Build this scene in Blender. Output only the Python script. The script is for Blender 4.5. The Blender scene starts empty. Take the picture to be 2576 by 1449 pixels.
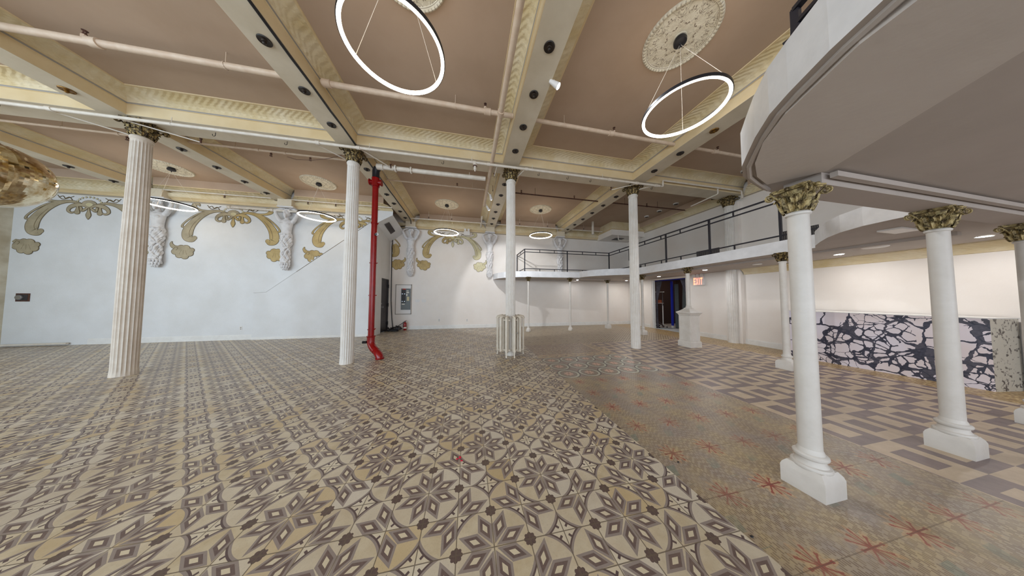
import bpy, math, random
from mathutils import Vector, Matrix
PI = math.pi
R = math.radians
random.seed(7)
SC = bpy.context.scene
COL = SC.collection

# ------------------------------------------------------------------ camera
FOC, YAW, PIT, ROL, EYE = 539.98, .20195383, -.04168346, .00310231, 1.364
cy, sy, cp, sp, cr, sr = math.cos(YAW), math.sin(YAW), math.cos(PIT), math.sin(PIT), math.cos(ROL), math.sin(ROL)
_B = Matrix(((1, 0, 0), (0, 0, -1), (0, 1, 0)))
_M = Matrix(((cr, -sr, 0), (sr, cr, 0), (0, 0, 1))) @ Matrix(((1, 0, 0), (0, cp, -sp), (0, sp, cp))) @ _B @ Matrix(((cy, -sy, 0), (sy, cy, 0), (0, 0, 1)))
cam_data = bpy.data.cameras.new('camera')
cam_data.sensor_width = 36
cam_data.sensor_fit = 'HORIZONTAL'
cam_data.lens = FOC / 2576 * 36
cam_data.clip_start = .02
cam = bpy.data.objects.new('camera', cam_data)
COL.objects.link(cam)
cam.matrix_world = Matrix.Translation((0, 0, EYE)) @ Matrix((_M[0], -_M[1], -_M[2])).transposed().to_4x4()
SC.camera = cam

# ------------------------------------------------------------------ world, exposure
SC.view_settings.view_transform = 'Standard'
SC.view_settings.look = 'None'
SC.view_settings.gamma = 1
SC.view_settings.use_curve_mapping = False
SC.view_settings.exposure = 0.0
world = bpy.data.worlds.new('world')
SC.world = world
world.use_nodes = True
world.node_tree.nodes['Background'].inputs[0].default_value = (.62, .78, 1, 1)
world.node_tree.nodes['Background'].inputs[1].default_value = 2.0


def area(name, loc, rot, sx, sy_, power, col, spread=PI):
    d = bpy.data.lights.new(name, 'AREA')
    d.shape = 'RECTANGLE'
    d.size, d.size_y = sx, sy_
    d.energy = power
    d.color = col
    d.spread = spread
    o = bpy.data.objects.new(name, d)
    COL.objects.link(o)
    o.location = loc
    o.rotation_euler = rot
    return o


# daylight entering through the shop windows in the front wall (behind the camera)
area('daylight_window_left', (-9.0, -3.42, 2.2), (R(90), 0, 0), 5.4, 3.4, 370, (.60, .81, 1))
area('daylight_window_middle', (-2.2, -3.42, 2.2), (R(90), 0, 0), 5.4, 3.4, 150, (.90, .95, 1))
area('daylight_window_right', (4.4, -3.42, 2.2), (R(90), 0, 0), 5.4, 3.4, 130, (1, .96, .92))
area('side_fill_light', (-12.02, 1.0, 2.2), (R(90), 0, R(-90)), 5.0, 3.2, 230, (.86, .93, 1))  # added fill in front of the solid left wall, no window there


def spot(name, loc, target, power, col, cone, blend, rad=.04):
    d = bpy.data.lights.new(name, 'SPOT')
    d.energy = power
    d.color = col
    d.spot_size = R(cone)
    d.spot_blend = blend
    d.shadow_soft_size = rad
    o = bpy.data.objects.new(name, d)
    COL.objects.link(o)
    o.location = loc
    o.rotation_euler = (Vector(target) - Vector(loc)).to_track_quat('-Z', 'Y').to_euler()
    return o


# ------------------------------------------------------------------ node maths
class X:
    """a value in a node tree, built with ordinary arithmetic"""
    def __init__(s, nt, v):
        s.nt, s.v = nt, v

    def _op(s, op, *a):
        n = s.nt.nodes.new('ShaderNodeMath')
        n.operation = op
        for i, q in enumerate((s,) + a):
            v = q.v if isinstance(q, X) else q
            if isinstance(v, (int, float)):
                n.inputs[i].default_value = v
            else:
                s.nt.links.new(v, n.inputs[i])
        return X(s.nt, n.outputs[0])

    def __add__(s, o): return s._op('ADD', o)
    __radd__ = __add__
    def __sub__(s, o): return s._op('SUBTRACT', o)
    def __rsub__(s, o): return X(s.nt, float(o))._op('SUBTRACT', s)
    def __mul__(s, o): return s._op('MULTIPLY', o)
    __rmul__ = __mul__
    def __truediv__(s, o): return s._op('DIVIDE', o)
    def __neg__(s): return s * -1.0
    def abs(s): return s._op('ABSOLUTE')
    def floor(s): return s._op('FLOOR')
    def fract(s): return s._op('FRACT')
    def sqrt(s): return s._op('SQRT')
    def cos(s): return s._op('COSINE')
    def sin(s): return s._op('SINE')
    def lt(s, o): return s._op('LESS_THAN', o)
    def gt(s, o): return s._op('GREATER_THAN', o)
    def mx(s, o): return s._op('MAXIMUM', o)
    def mn(s, o): return s._op('MINIMUM', o)
    def at2(s, o): return s._op('ARCTAN2', o)


def lin(c):
    f = lambda u: u / 12.92 if u <= .04045 else ((u + .055) / 1.055) ** 2.4
    return tuple(f(u / 255) for u in c) + (1,)


def mixc(nt, fac, a, b):
    n = nt.nodes.new('ShaderNodeMix')
    n.data_type = 'RGBA'
    for k, v in ((0, fac), (6, a), (7, b)):
        if isinstance(v, X):
            v = v.v
        if isinstance(v, (int, float)):
            n.inputs[k].default_value = v
        elif isinstance(v, tuple):
            n.inputs[k].default_value = v if len(v) == 4 else lin(v)
        else:
            nt.links.new(v, n.inputs[k])
    return n.outputs[2]


def noise(nt, vec, scale, detail=3, rough=.5, dist=0):
    n = nt.nodes.new('ShaderNodeTexNoise')
    n.inputs['Scale'].default_value = scale
    n.inputs['Detail'].default_value = detail
    n.inputs['Roughness'].default_value = rough
    n.inputs['Distortion'].default_value = dist
    if vec is not None:
        nt.links.new(vec, n.inputs['Vector'])
    return X(nt, n.outputs[0])


def ramp(x, lo, hi):
    n = x.nt.nodes.new('ShaderNodeMapRange')
    n.inputs[1].default_value = lo
    n.inputs[2].default_value = hi
    x.nt.links.new(x.v, n.inputs[0])
    return X(x.nt, n.outputs[0])


def newmat(name):
    m = bpy.data.materials.new(name)
    m.use_nodes = True
    nt = m.node_tree
    p = nt.nodes['Principled BSDF']
    tc = nt.nodes.new('ShaderNodeTexCoord')
    return m, nt, p, tc.outputs['Object']


def mat(name, rgb, rough=.6, rgb2=None, scale=6, amt=.5, metal=0, bump=0, bscale=40, spec=.5, lo=.35, hi=.65):
    m, nt, p, vec = newmat(name)
    p.inputs['Roughness'].default_value = rough
    p.inputs['Metallic'].default_value = metal
    p.inputs['Specular IOR Level'].default_value = spec
    if rgb2:
        f = ramp(noise(nt, vec, scale, 5, .6), lo, hi) * amt
        nt.links.new(mixc(nt, f, rgb, rgb2), p.inputs['Base Color'])
    else:
        p.inputs['Base Color'].default_value = lin(rgb)
    if bump:
        b = nt.nodes.new('ShaderNodeBump')
        b.inputs['Strength'].default_value = bump
        b.inputs['Distance'].default_value = .01
        nt.links.new(noise(nt, vec, bscale, 4).v, b.inputs['Height'])
        nt.links.new(b.outputs[0], p.inputs['Normal'])
    return m


def emit(name, rgb, strength):
    m, nt, p, vec = newmat(name)
    p.inputs['Base Color'].default_value = (.9, .9, .9, 1)
    p.inputs['Emission Color'].default_value = rgb + (1,)
    p.inputs['Emission Strength'].default_value = strength
    return m


M = {}
M['wall'] = mat('wall_paint', (224, 224, 224), .55, (206, 204, 200), 1.2, .5, bump=.12, bscale=30)
M['wallcream'] = mat('wall_cream_paint', (236, 229, 222), .55, (224, 214, 204), 1.0, .5, bump=.1, bscale=30)
M['wallold'] = mat('old_beige_wall', (214, 206, 186), .7, (180, 166, 138), 3, .7, bump=.3, bscale=20)
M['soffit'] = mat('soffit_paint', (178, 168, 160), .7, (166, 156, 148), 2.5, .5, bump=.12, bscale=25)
M['soffit2'] = mat('soffit_pale', (196, 187, 179), .7, (186, 176, 168), 2.5, .5, bump=.12, bscale=25)
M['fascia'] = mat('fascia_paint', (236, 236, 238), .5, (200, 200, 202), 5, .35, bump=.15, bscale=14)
M['trimwhite'] = mat('trim_white', (232, 230, 226), .5, (210, 206, 200), 8, .4)
M['ceil'] = mat('ceiling_taupe', (184, 160, 138), .75, (170, 145, 122), .9, .6, bump=.08, bscale=20)
M['beam'] = mat('beam_paint', (216, 204, 182), .6, (196, 182, 156), 2, .6, bump=.1, bscale=20)
M['beamface'] = mat('beam_face_gold', (220, 200, 162), .6, (204, 178, 130), 1.6, .7, bump=.1, bscale=20)
M['greyline'] = mat('moulding_grey', (150, 144, 136), .6)
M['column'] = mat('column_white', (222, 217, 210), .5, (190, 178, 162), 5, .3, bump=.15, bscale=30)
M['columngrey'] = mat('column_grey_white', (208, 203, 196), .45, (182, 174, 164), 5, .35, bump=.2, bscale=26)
M['columnold'] = mat('column_yellowed', (216, 205, 191), .5, (184, 166, 146), 5, .45, bump=.2, bscale=30)
M['pipe'] = mat('pipe_cream', (214, 194, 172), .5, (190, 160, 134), 9, .5)
M['pipewhite'] = mat('pipe_white', (222, 214, 202), .5, (196, 182, 164), 9, .5)
M['rust'] = mat('rusty_brown_iron', (96, 60, 44), .7, (50, 32, 26), 20, .7)
M['black'] = mat('black_metal', (30, 29, 34), .4, spec=.4)
M['blackrail'] = mat('rail_black_paint', (32, 32, 42), .35, spec=.5)
M['darkhole'] = mat('socket_black', (22, 18, 17), .45, (60, 40, 22), 25, .6)
M['brass'] = mat('socket_brass', (150, 110, 50), .35, (70, 44, 22), 30, .8, metal=.8)
M['red'] = mat('fire_red', (150, 4, 10), .25, (116, 2, 6), 8, .5)
M['gilt'] = mat('capital_gilt', (158, 136, 88), .4, (48, 36, 24), 30, 1, metal=.55, bump=.9, bscale=70, lo=.42, hi=.56)
M['giltlight'] = mat('capital_gilt_bright', (170, 152, 106), .4, (70, 56, 36), 26, .95, metal=.45, bump=.9, bscale=60, lo=.45, hi=.62)
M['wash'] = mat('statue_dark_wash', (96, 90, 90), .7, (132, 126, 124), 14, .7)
M['plaster'] = mat('statue_plaster', (224, 221, 220), .6, (176, 170, 168), 9, .35, bump=.2, bscale=45, lo=.5, hi=.66)
M['gold'] = mat('mural_gold', (196, 172, 118), .6, (168, 142, 88), 3, .9)
M['goldpale'] = mat('mural_pale_gold', (214, 206, 172), .6, (196, 184, 140), 4, .8)
M['silver'] = mat('mural_silver', (180, 166, 138), .6, (152, 140, 114), 3, .9)
M['goldline'] = mat('mural_outline', (108, 90, 56), .6, (84, 72, 50), 6, .7)
M['rosette'] = mat('medallion_plaster', (226, 218, 198), .65, (208, 198, 174), 9, .5)
M['rosetteline'] = mat('medallion_recess', (126, 106, 84), .7)
M['radiator'] = mat('radiator_enamel', (222, 214, 200), .35, (196, 182, 160), 6, .5)
M['doorblack'] = mat('door_charcoal', (62, 58, 62), .4, (34, 32, 36), 3, .8)
M['steel'] = mat('steel', (170, 170, 172), .3, metal=.9)
M['panelgrey'] = mat('panel_grey', (106, 112, 112), .5)
M['label'] = mat('paper_label', (226, 222, 210), .7)
M['labelred'] = mat('red_label', (196, 60, 40), .6)
M['cardboard'] = mat('cardboard', (170, 96, 66), .8, (140, 76, 50), 6, .5)
M['curtain'] = mat('curtain_grey', (84, 80, 88), .9, (56, 54, 60), 12, .7)
M['blue'] = mat('backroom_blue', (28, 44, 170), .7)
M['backdark'] = mat('backroom_dark', (62, 48, 46), .8)
M['greyboard'] = mat('grey_foam_board', (92, 98, 98), .8, (80, 86, 86), 30, .5)
M['concrete'] = mat('pale_threshold', (186, 190, 190), .6, (166, 170, 170), 6, .5)
M['plastic'] = mat('white_plastic', (228, 224, 220), .4)
M['vent'] = mat('vent_grey', (120, 114, 112), .6)
M['ventdark'] = mat('vent_dark', (50, 46, 46), .6)
M['petal'] = mat('petal_red', (200, 30, 60), .7)
M['diff'] = emit('ring_diffuser', (1.0, .86, .66), 17.0)
M['bulb'] = emit('cool_bulb', (.95, .97, 1.0), 60.0)
M['led'] = emit('downlight_led', (.9, .95, 1.0), 40.0)
M['exit'] = emit('exit_letters', (1.0, .16, .05), 1.6)

# ------------------------------------------------------------------ floor material
TS, FX0, FY0 = .2033, -.2500, 1.6300          # cement tile size and star origin
ZB, ZC, ZR = 1.577, 3.560, 7.02               # x of the borders between the tile fields
CS = .4045


def floor_material():
    m, nt, p, vec = newmat('patterned_floor_tiles')
    sep = nt.nodes.new('ShaderNodeSeparateXYZ')
    nt.links.new(vec, sep.inputs[0])
    x, y = X(nt, sep.outputs[0]), X(nt, sep.outputs[1])
    fine = noise(nt, vec, 90, 3, .7)
    mid = noise(nt, vec, 9, 4, .6)
    big = noise(nt, vec, .8, 4, .6)
    # --- star tiles
    u, v = (x - FX0) / TS, (y - FY0) / TS
    i2 = ((u + 1) * .5).floor() * 2
    j2 = ((v + 1) * .5).floor() * 2
    par = ((i2 + j2) * .25 + .01).fract().gt(.3)          # 1 = cross corner
    p0, q0 = (u - i2).abs(), (v - j2).abs()
    pp = p0 + par * (1 - p0 * 2)
    qq = q0 + par * (1 - q0 * 2)
    a, b = pp.mx(qq), pp.mn(qq)
    r = (a * a + b * b).sqrt()
    c8, s8 = math.cos(PI / 8), math.sin(PI / 8)
    al = (a * c8 + b * s8 - .555).abs()
    pe = (b * c8 - a * s8).abs()
    rh = al / .475 + pe / .222
    fx = 1 - a
    fr = (fx * fx + b * b).sqrt()
    fl = fr.lt((((b.at2(fx)) * 4).cos()).abs() * .035 + .140)
    arcd = (r - 1.155).abs().lt(.022)
    arcg = (r - 1.105).abs().lt(.03)
    tick = ((a - b).abs().lt(.045)) * (r.gt(1.15)) * (r.lt(1.27))
    base = mixc(nt, ramp(mid, .35, .65), (210, 196, 166), (194, 176, 142))
    tint = nt.nodes.new('ShaderNodeTexWhiteNoise')
    tint.noise_dimensions = '2D'
    cmb = nt.nodes.new('ShaderNodeCombineXYZ')
    nt.links.new(u.floor().v, cmb.inputs[0])
    nt.links.new(v.floor().v, cmb.inputs[1])
    nt.links.new(cmb.outputs[0], tint.inputs['Vector'])
    tn = X(nt, tint.outputs[0])
    base = mixc(nt, tn * .8, base, (214, 206, 192))
    base = mixc(nt, (tn * 7.3).fract().gt(.8) * .5, base, (196, 168, 112))
    base = mixc(nt, (r.gt(1.16)) * .6, base, (222, 212, 190))
    grey, dark = (150, 138, 131), (94, 78, 78)
    c = mixc(nt, arcg, base, grey)
    c = mixc(nt, rh.lt(1), c, grey)
    c = mixc(nt, rh.lt(.68), c, mixc(nt, ramp(fine + mid, .6, 1.35), dark, (124, 106, 98)))
    c = mixc(nt, rh.lt(.33), c, (218, 206, 178))
    c = mixc(nt, arcd.mx(tick), c, dark)
    c = mixc(nt, fl, c, mixc(nt, ramp(fine, .3, .8), (84, 70, 68), (112, 92, 86)))
    fu, fv = u.fract(), v.fract()
    joint = fu.mn(1 - fu).mn(fv.mn(1 - fv)).lt(.014)
    starc = mixc(nt, joint * .85, c, (104, 92, 78))
    # --- worn carpet-like tiles with red bursts
    u, v = (x - 1.775) / CS, (y - 1.215) / CS
    ax, ay = (u + .5).fract() - .5, (v + .5).fract() - .5
    rr = (ax * ax + ay * ay).sqrt()
    th = ay.at2(ax)
    halo = rr.lt(((th * 10).cos()) * .07 + .23)
    rlen = ((th * 5).cos() * (th * 5).cos()).gt(.5) * .0 + ((th * 2.5).cos()).abs() * .05 + .19
    rayw = ((th * 5).sin()).abs() * rr
    burst = ((rr.lt(rlen)) * (rayw.lt(.05))).mx((rr.lt(rlen)) * (rr.gt(rlen - .05)) * (rayw.lt(.09)))
    core = rr.lt(.035)
    bx, by = u.fract() - .5, v.fract() - .5
    grn = ((bx - by.abs() * .5).abs().lt(.10)) * (by.abs().lt(.22)) * (((by * 14).sin()).gt(-.2))
    wr = (x * 62).floor()
    weave = ((x * 62).fract().lt(.55)) * (((y * 21 + ((wr * 12.9).sin() * 43.7).fract()).fract()).lt(.62))
    wb = mixc(nt, ramp(mid, .3, .7), (184, 164, 124), (162, 146, 126))
    wb = mixc(nt, ramp(noise(nt, vec, 1.7, 5, .7), .42, .62) * .75, wb, (150, 140, 136))
    wb = mixc(nt, weave * (ramp(noise(nt, vec, 5, 3), .3, .6) * .5 + .25), wb, (112, 92, 72))
    worn = ramp(noise(nt, vec, 2.2, 4, .7), .35, .6)
    wb = mixc(nt, halo * worn * .4, wb, (204, 160, 112))
    wb = mixc(nt, (burst.mx(core)) * (worn * .5 + .4), wb, (142, 56, 50))
    wb = mixc(nt, grn * worn * .5, wb, (112, 132, 120))
    j2x, j2y = u.fract(), v.fract()
    jj = j2x.mn(1 - j2x).mn(j2y.mn(1 - j2y)).lt(.006)
    wornc = mixc(nt, jj * .5, wb, (88, 72, 58))
    # --- circles
    v3 = (y - 3.605) / CS
    ay3 = (v3 + .5).fract() - .5
    r3 = (ax * ax + ay3 * ay3).sqrt()
    th3 = ay3.at2(ax)
    cb = mixc(nt, ramp(mid, .35, .65), (156, 136, 126), (142, 128, 118))
    cb = mixc(nt, ramp(fine, .5, .7) * .5, cb, (150, 140, 120))
    cb = mixc(nt, r3.lt(.50), cb, (58, 56, 60))
    cb = mixc(nt, r3.lt(.466), cb, (190, 190, 174))
    cb = mixc(nt, r3.lt(.368), cb, (86, 84, 82))
    cb = mixc(nt, r3.lt(.350), cb, (146, 132, 118))
    cb = mixc(nt, r3.lt(((th3 * 4).cos()).abs() * .10 + .12), cb, (208, 172, 152))
    circc = mixc(nt, r3.lt(.05), cb, (150, 110, 90))
    # --- ornate band
    vo = nt.nodes.new('ShaderNodeTexVoronoi')
    vo.inputs['Scale'].default_value = 26
    nt.links.new(vec, vo.inputs['Vector'])
    vd = X(nt, vo.outputs['Distance'])
    ob = mixc(nt, ramp(noise(nt, vec, 14, 5, .7), .35, .65), (168, 146, 118), (126, 112, 108))
    ob = mixc(nt, vd.lt(.3) * .5, ob, (176, 124, 106))
    ob = mixc(nt, (vd.gt(.62)) * .5, ob, (200, 186, 156))
    bord = ((x - 3.30).gt(0)).mx((y - 4.82).lt(0))
    wv = (((y * 30 + (x * 26).sin() * 1.6)).sin()).gt(.1)
    ob = mixc(nt, bord * wv * .55, ob, (206, 184, 140))
    edge = ((x - 3.30).abs().lt(.012)).mx((y - 4.82).abs().lt(.012))
    orn = mixc(nt, edge, ob, (214, 192, 150))
    # --- lattice field
    d1, d2 = ((x + y) * 10.5).fract(), ((x - y) * 10.5).fract()
    la = (d1.lt(.22)).mx(d2.lt(.22))
    lb = mixc(nt, ramp(mid, .3, .7), (150, 124, 90), (126, 106, 84))
    lat = mixc(nt, la * .75, lb, (206, 196, 168))
    lat = mixc(nt, (((x * 2.47).fract() - .5).abs().lt(.1)) * (((y * 2.47).fract() - .5).abs().lt(.1)) * .6, lat, (110, 84, 70))
    # --- grey and cream frames
    u, v = (x - 3.572) / CS, (y - 2.160) / CS
    chk = ((u.floor() + v.floor()) * .5 + .01).fract().gt(.3)
    iu, iv = (u.fract() - .5).abs(), (v.fract() - .5).abs()
    ins = iu.lt(.25) * iv.lt(.25)
    dk = chk + ins - chk * ins * 2
    gm = mixc(nt, ramp(mid, .3, .7), (136, 118, 114), (120, 106, 106))
    cm = mixc(nt, ramp(mid, .3, .7), (204, 184, 158), (186, 166, 140))
    frames = mixc(nt, dk, gm, cm)
    # --- yellowish mosaic by the right wall
    mo = nt.nodes.new('ShaderNodeTexVoronoi')
    mo.inputs['Scale'].default_value = 34
    nt.links.new(vec, mo.inputs['Vector'])
    md = X(nt, mo.outputs['Distance'])
    mosa = mixc(nt, ramp(md, .15, .6), (214, 190, 138), (150, 122, 84))
    # --- lay out the fields
    f = mixc(nt, (y.gt(3.42)), wornc, circc)
    f = mixc(nt, (y.gt(4.62)), f, orn)
    f = mixc(nt, (x.gt(ZC)) * (y.lt(5.90)), f, frames)
    f = mixc(nt, (y.gt(5.90)).mx(x.gt(ZR)), f, mixc(nt, x.gt(ZR), lat, mosa))
    f = mixc(nt, (y.gt(6.12)), f, mixc(nt, x.gt(ZR), lat, mosa))
    f = mixc(nt, x.gt(ZB), starc, f)
    # worn dirt
    f = mixc(nt, ramp(big, .45, .75) * .25, f, (120, 96, 74))
    f = mixc(nt, ramp(fine, .55, .8) * .22, f, (96, 80, 66))
    nt.links.new(f, p.inputs['Base Color'])
    p.inputs['Specular IOR Level'].default_value = .55
    nt.links.new((mid * .24 + .24).v, p.inputs['Roughness'])
    bmp = nt.nodes.new('ShaderNodeBump')
    bmp.inputs['Strength'].default_value = .15
    bmp.inputs['Distance'].default_value = .004
    nt.links.new((fine + mid).v, bmp.inputs['Height'])
    nt.links.new(bmp.outputs[0], p.inputs['Normal'])
    return m


M['floor'] = floor_material()


def marble_material():
    m, nt, p, vec = newmat('veined_white_marble')
    dis = nt.nodes.new('ShaderNodeTexNoise')
    dis.inputs['Scale'].default_value = 4.5
    dis.inputs['Detail'].default_value = 4
    nt.links.new(vec, dis.inputs['Vector'])
    mx = nt.nodes.new('ShaderNodeVectorMath')
    mx.operation = 'MULTIPLY_ADD'
    nt.links.new(dis.outputs['Color'], mx.inputs[0])
    mx.inputs[1].default_value = (.16, .16, .16)
    nt.links.new(vec, mx.inputs[2])
    zone = noise(nt, vec, 1.1, 2).gt(.5)
    lay = []
    for sc in (3.6, 8.0):
        ve = nt.nodes.new('ShaderNodeTexVoronoi')
        ve.feature = 'DISTANCE_TO_EDGE'
        vf = nt.nodes.new('ShaderNodeTexVoronoi')
        for q in (ve, vf):
            q.inputs['Scale'].default_value = sc
            nt.links.new(mx.outputs[0], q.inputs['Vector'])
        de, df = X(nt, ve.outputs['Distance']), X(nt, vf.outputs['Distance'])
        wn = ramp(noise(nt, vec, 2.3, 3), .38, .66)
        lay.append((de - wn * .022 - ((df - .44).mx(0.0)) * (wn * .24 + .035)).lt(.009))
    f = lay[0] + (lay[1] - lay[0]) * zone
    f = f.mx(lay[0] * .95)
    basec = mixc(nt, ramp(noise(nt, vec, 1.5, 3), .3, .7), (226, 222, 236), (226, 212, 212))
    ink = mixc(nt, ramp(noise(nt, vec, 30, 3), .3, .7), (36, 38, 56), (66, 66, 84))
    nt.links.new(mixc(nt, f, basec, ink), p.inputs['Base Color'])
    p.inputs['Roughness'].default_value = .4
    return m


M['marble'] = marble_material()
M['speckle'] = mat('speckled_stone', (206, 200, 186), .6, (84, 74, 70), 16, .9, lo=.54, hi=.62)


def mirror_material():
    m, nt, p, vec = newmat('mirror_ball_tiles')
    g = mixc(nt, ramp(noise(nt, vec, 5, 4, .7), .4, .62), (228, 216, 186), (176, 146, 98))
    nt.links.new(g, p.inputs['Base Color'])
    p.inputs['Metallic'].default_value = 1
    p.inputs['Roughness'].default_value = .06
    return m


M['mirror'] = mirror_material()


def cove_material():
    m, nt, p, vec = newmat('cove_leaf_relief')
    sep = nt.nodes.new('ShaderNodeSeparateXYZ')
    nt.links.new(vec, sep.inputs[0])
    x, y, z = (X(nt, sep.outputs[k]) for k in range(3))
    w = ((x + y) * 60 + (z * 70).sin() * 2.2).sin()
    h = w + noise(nt, vec, 30, 3) * 2.5
    c = mixc(nt, ramp(noise(nt, vec, 2.2, 5, .6), .35, .65), (222, 208, 178), (206, 186, 142))
    nt.links.new(c, p.inputs['Base Color'])
    p.inputs['Roughness'].default_value = .6
    b = nt.nodes.new('ShaderNodeBump')
    b.inputs['Strength'].default_value = .3
    b.inputs['Distance'].default_value = .012
    nt.links.new(h.v, b.inputs['Height'])
    nt.links.new(b.outputs[0], p.inputs['Normal'])
    return m


M['cove'] = cove_material()


# ------------------------------------------------------------------ mesh helpers
class MB:
    def __init__(s):
        s.v, s.f, s.mi, s.ms = [], [], [], []

    def _m(s, m):
        if m not in s.ms:
            s.ms.append(m)
        return s.ms.index(m)

    def face(s, pts, m):
        n = len(s.v)
        s.v += [tuple(q) for q in pts]
        s.f.append(tuple(range(n, n + len(pts))))
        s.mi.append(s._m(m))

    def box(s, a, b, m):
        (x0, y0, z0), (x1, y1, z1) = a, b
        n = len(s.v)
        s.v += [(x0, y0, z0), (x1, y0, z0), (x1, y1, z0), (x0, y1, z0), (x0, y0, z1), (x1, y0, z1), (x1, y1, z1), (x0, y1, z1)]
        for q in ((0, 3, 2, 1), (4, 5, 6, 7), (0, 1, 5, 4), (1, 2, 6, 5), (2, 3, 7, 6), (3, 0, 4, 7)):
            s.f.append(tuple(n + k for k in q))
            s.mi.append(s._m(m))
        return s

    def grid(s, rows, m, closed=False, cap=False):
        n = len(s.v)
        w = len(rows[0])
        for r_ in rows:
            s.v += [tuple(q) for q in r_]
        for i in range(len(rows) - 1):
            for j in range(w if closed else w - 1):
                k = (j + 1) % w
                s.f.append((n + i * w + j, n + i * w + k, n + (i + 1) * w + k, n + (i + 1) * w + j))
                s.mi.append(s._m(m))
        if cap:
            s.f.append(tuple(n + j for j in reversed(range(w))))
            s.f.append(tuple(n + (len(rows) - 1) * w + j for j in range(w)))
            s.mi += [s._m(m)] * 2
        return s

    def lathe(s, prof, m, c=(0, 0), n=24, axis='z', cap=True):
        rows = []
        for r_, h in prof:
            ring = []
            for k in range(n):
                t = 2 * PI * k / n
                q = (r_ * math.cos(t), r_ * math.sin(t))
                if axis == 'z':
                    ring.append((c[0] + q[0], c[1] + q[1], h))
                elif axis == 'y':
                    ring.append((c[0] + q[0], h, c[1] - q[1]))
                else:
                    ring.append((h, c[0] + q[0], c[1] + q[1]))
            rows.append(ring)
        return s.grid(rows, m, True, cap)

    def tube(s, pts, rad, m, n=8, cap=True):
        pts = [Vector(q) for q in pts]
        rads = rad if isinstance(rad, (list, tuple)) else [rad] * len(pts)
        d0 = (pts[1] - pts[0]).normalized()
        up = Vector((0, 0, 1)) if abs(d0.z) < .9 else Vector((1, 0, 0))
        rows = []
        for i, q in enumerate(pts):
            d = (pts[min(i + 1, len(pts) - 1)] - pts[max(i - 1, 0)]).normalized()
            up = (up - d * up.dot(d))
            up = up.normalized() if up.length > 1e-5 else d.orthogonal().normalized()
            sd = d.cross(up)
            rows.append([q + (up * math.cos(2 * PI * k / n) + sd * math.sin(2 * PI * k / n)) * rads[i] for k in range(n)])
        return s.grid(rows, m, True, cap)

    def prism(s, poly, z0, z1, m, mside=None):
        a = [(x, y, z0) for x, y in poly]
        b = [(x, y, z1) for x, y in poly]
        s.face(list(reversed(a)), m)
        s.face(b, m)
        for k in range(len(poly)):
            j = (k + 1) % len(poly)
            s.face([a[k], a[j], b[j], b[k]], mside or m)
        return s

    def sphere(s, c, rad, m, n=12, sc=(1, 1, 1)):
        rows = []
        for i in range(n // 2 + 1):
            ph = PI * i / (n // 2)
            rr = max(math.sin(ph), .001) * rad
            rows.append([(c[0] + rr * math.cos(2 * PI * k / n) * sc[0], c[1] + rr * math.sin(2 * PI * k / n) * sc[1], c[2] - rad * math.cos(ph) * sc[2]) for k in range(n)])
        return s.grid(rows, m, True, True)

    def obj(s, name, parent=None, smooth=False, loc=None, flip=True):
        me = bpy.data.meshes.new(name)
        me.from_pydata(s.v, [], s.f)
        for q in s.ms:
            me.materials.append(M[q])
        me.polygons.foreach_set('material_index', s.mi)
        if flip:
            import bmesh
            bm = bmesh.new()
            bm.from_mesh(me)
            bmesh.ops.remove_doubles(bm, verts=bm.verts, dist=1e-5)
            bmesh.ops.recalc_face_normals(bm, faces=bm.faces)
            bm.to_mesh(me)
            bm.free()
        if smooth:
            me.polygons.foreach_set('use_smooth', [True] * len(me.polygons))
            try:
                me.set_sharp_from_angle(angle=R(38))
            except Exception:
                pass
        o = bpy.data.objects.new(name, me)
        COL.objects.link(o)
        if parent is not None:
            o.parent = parent
        if loc:
            o.location = loc
        return o


def tag(o, label, cat, group=None):
    o['label'] = label
    o['category'] = cat
    o['kind'] = 'thing'
    if group:
        o['group'] = group
    return o


def thing(name, label, cat, loc=(0, 0, 0), rz=0, group=None):
    o = bpy.data.objects.new(name, None)
    o.empty_display_size = .1
    COL.objects.link(o)
    o.location = loc
    o.rotation_euler = (0, 0, rz)
    return tag(o, label, cat, group)


def struct(o, cat=None):
    o['kind'] = 'structure'
    return o


def dup(root, loc, rz=None, label=None, group=None):
    r_ = root.copy()
    COL.objects.link(r_)
    r_.location = loc
    if rz is not None:
        r_.rotation_euler = (0, 0, rz)
    if label:
        r_['label'] = label
    if group:
        r_['group'] = group
    for ch in list(root.children):
        c = ch.copy()
        COL.objects.link(c)
        c.parent = r_
        for g in ch.children:
            d = g.copy()
            COL.objects.link(d)
            d.parent = c
    return r_


# ================================================================== STRUCTURE
XL, XR, YB, YL, YF = -12.1, 8.10, 9.66, 8.33, -3.5
ZCEIL, ZM, ZBM = 4.82, 4.68, 4.48

b = MB()
b.box((XL - .1, YF - .1, -.1), (XR, YB + .1, 0), 'floor')
struct(b.obj('floor'))

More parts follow.
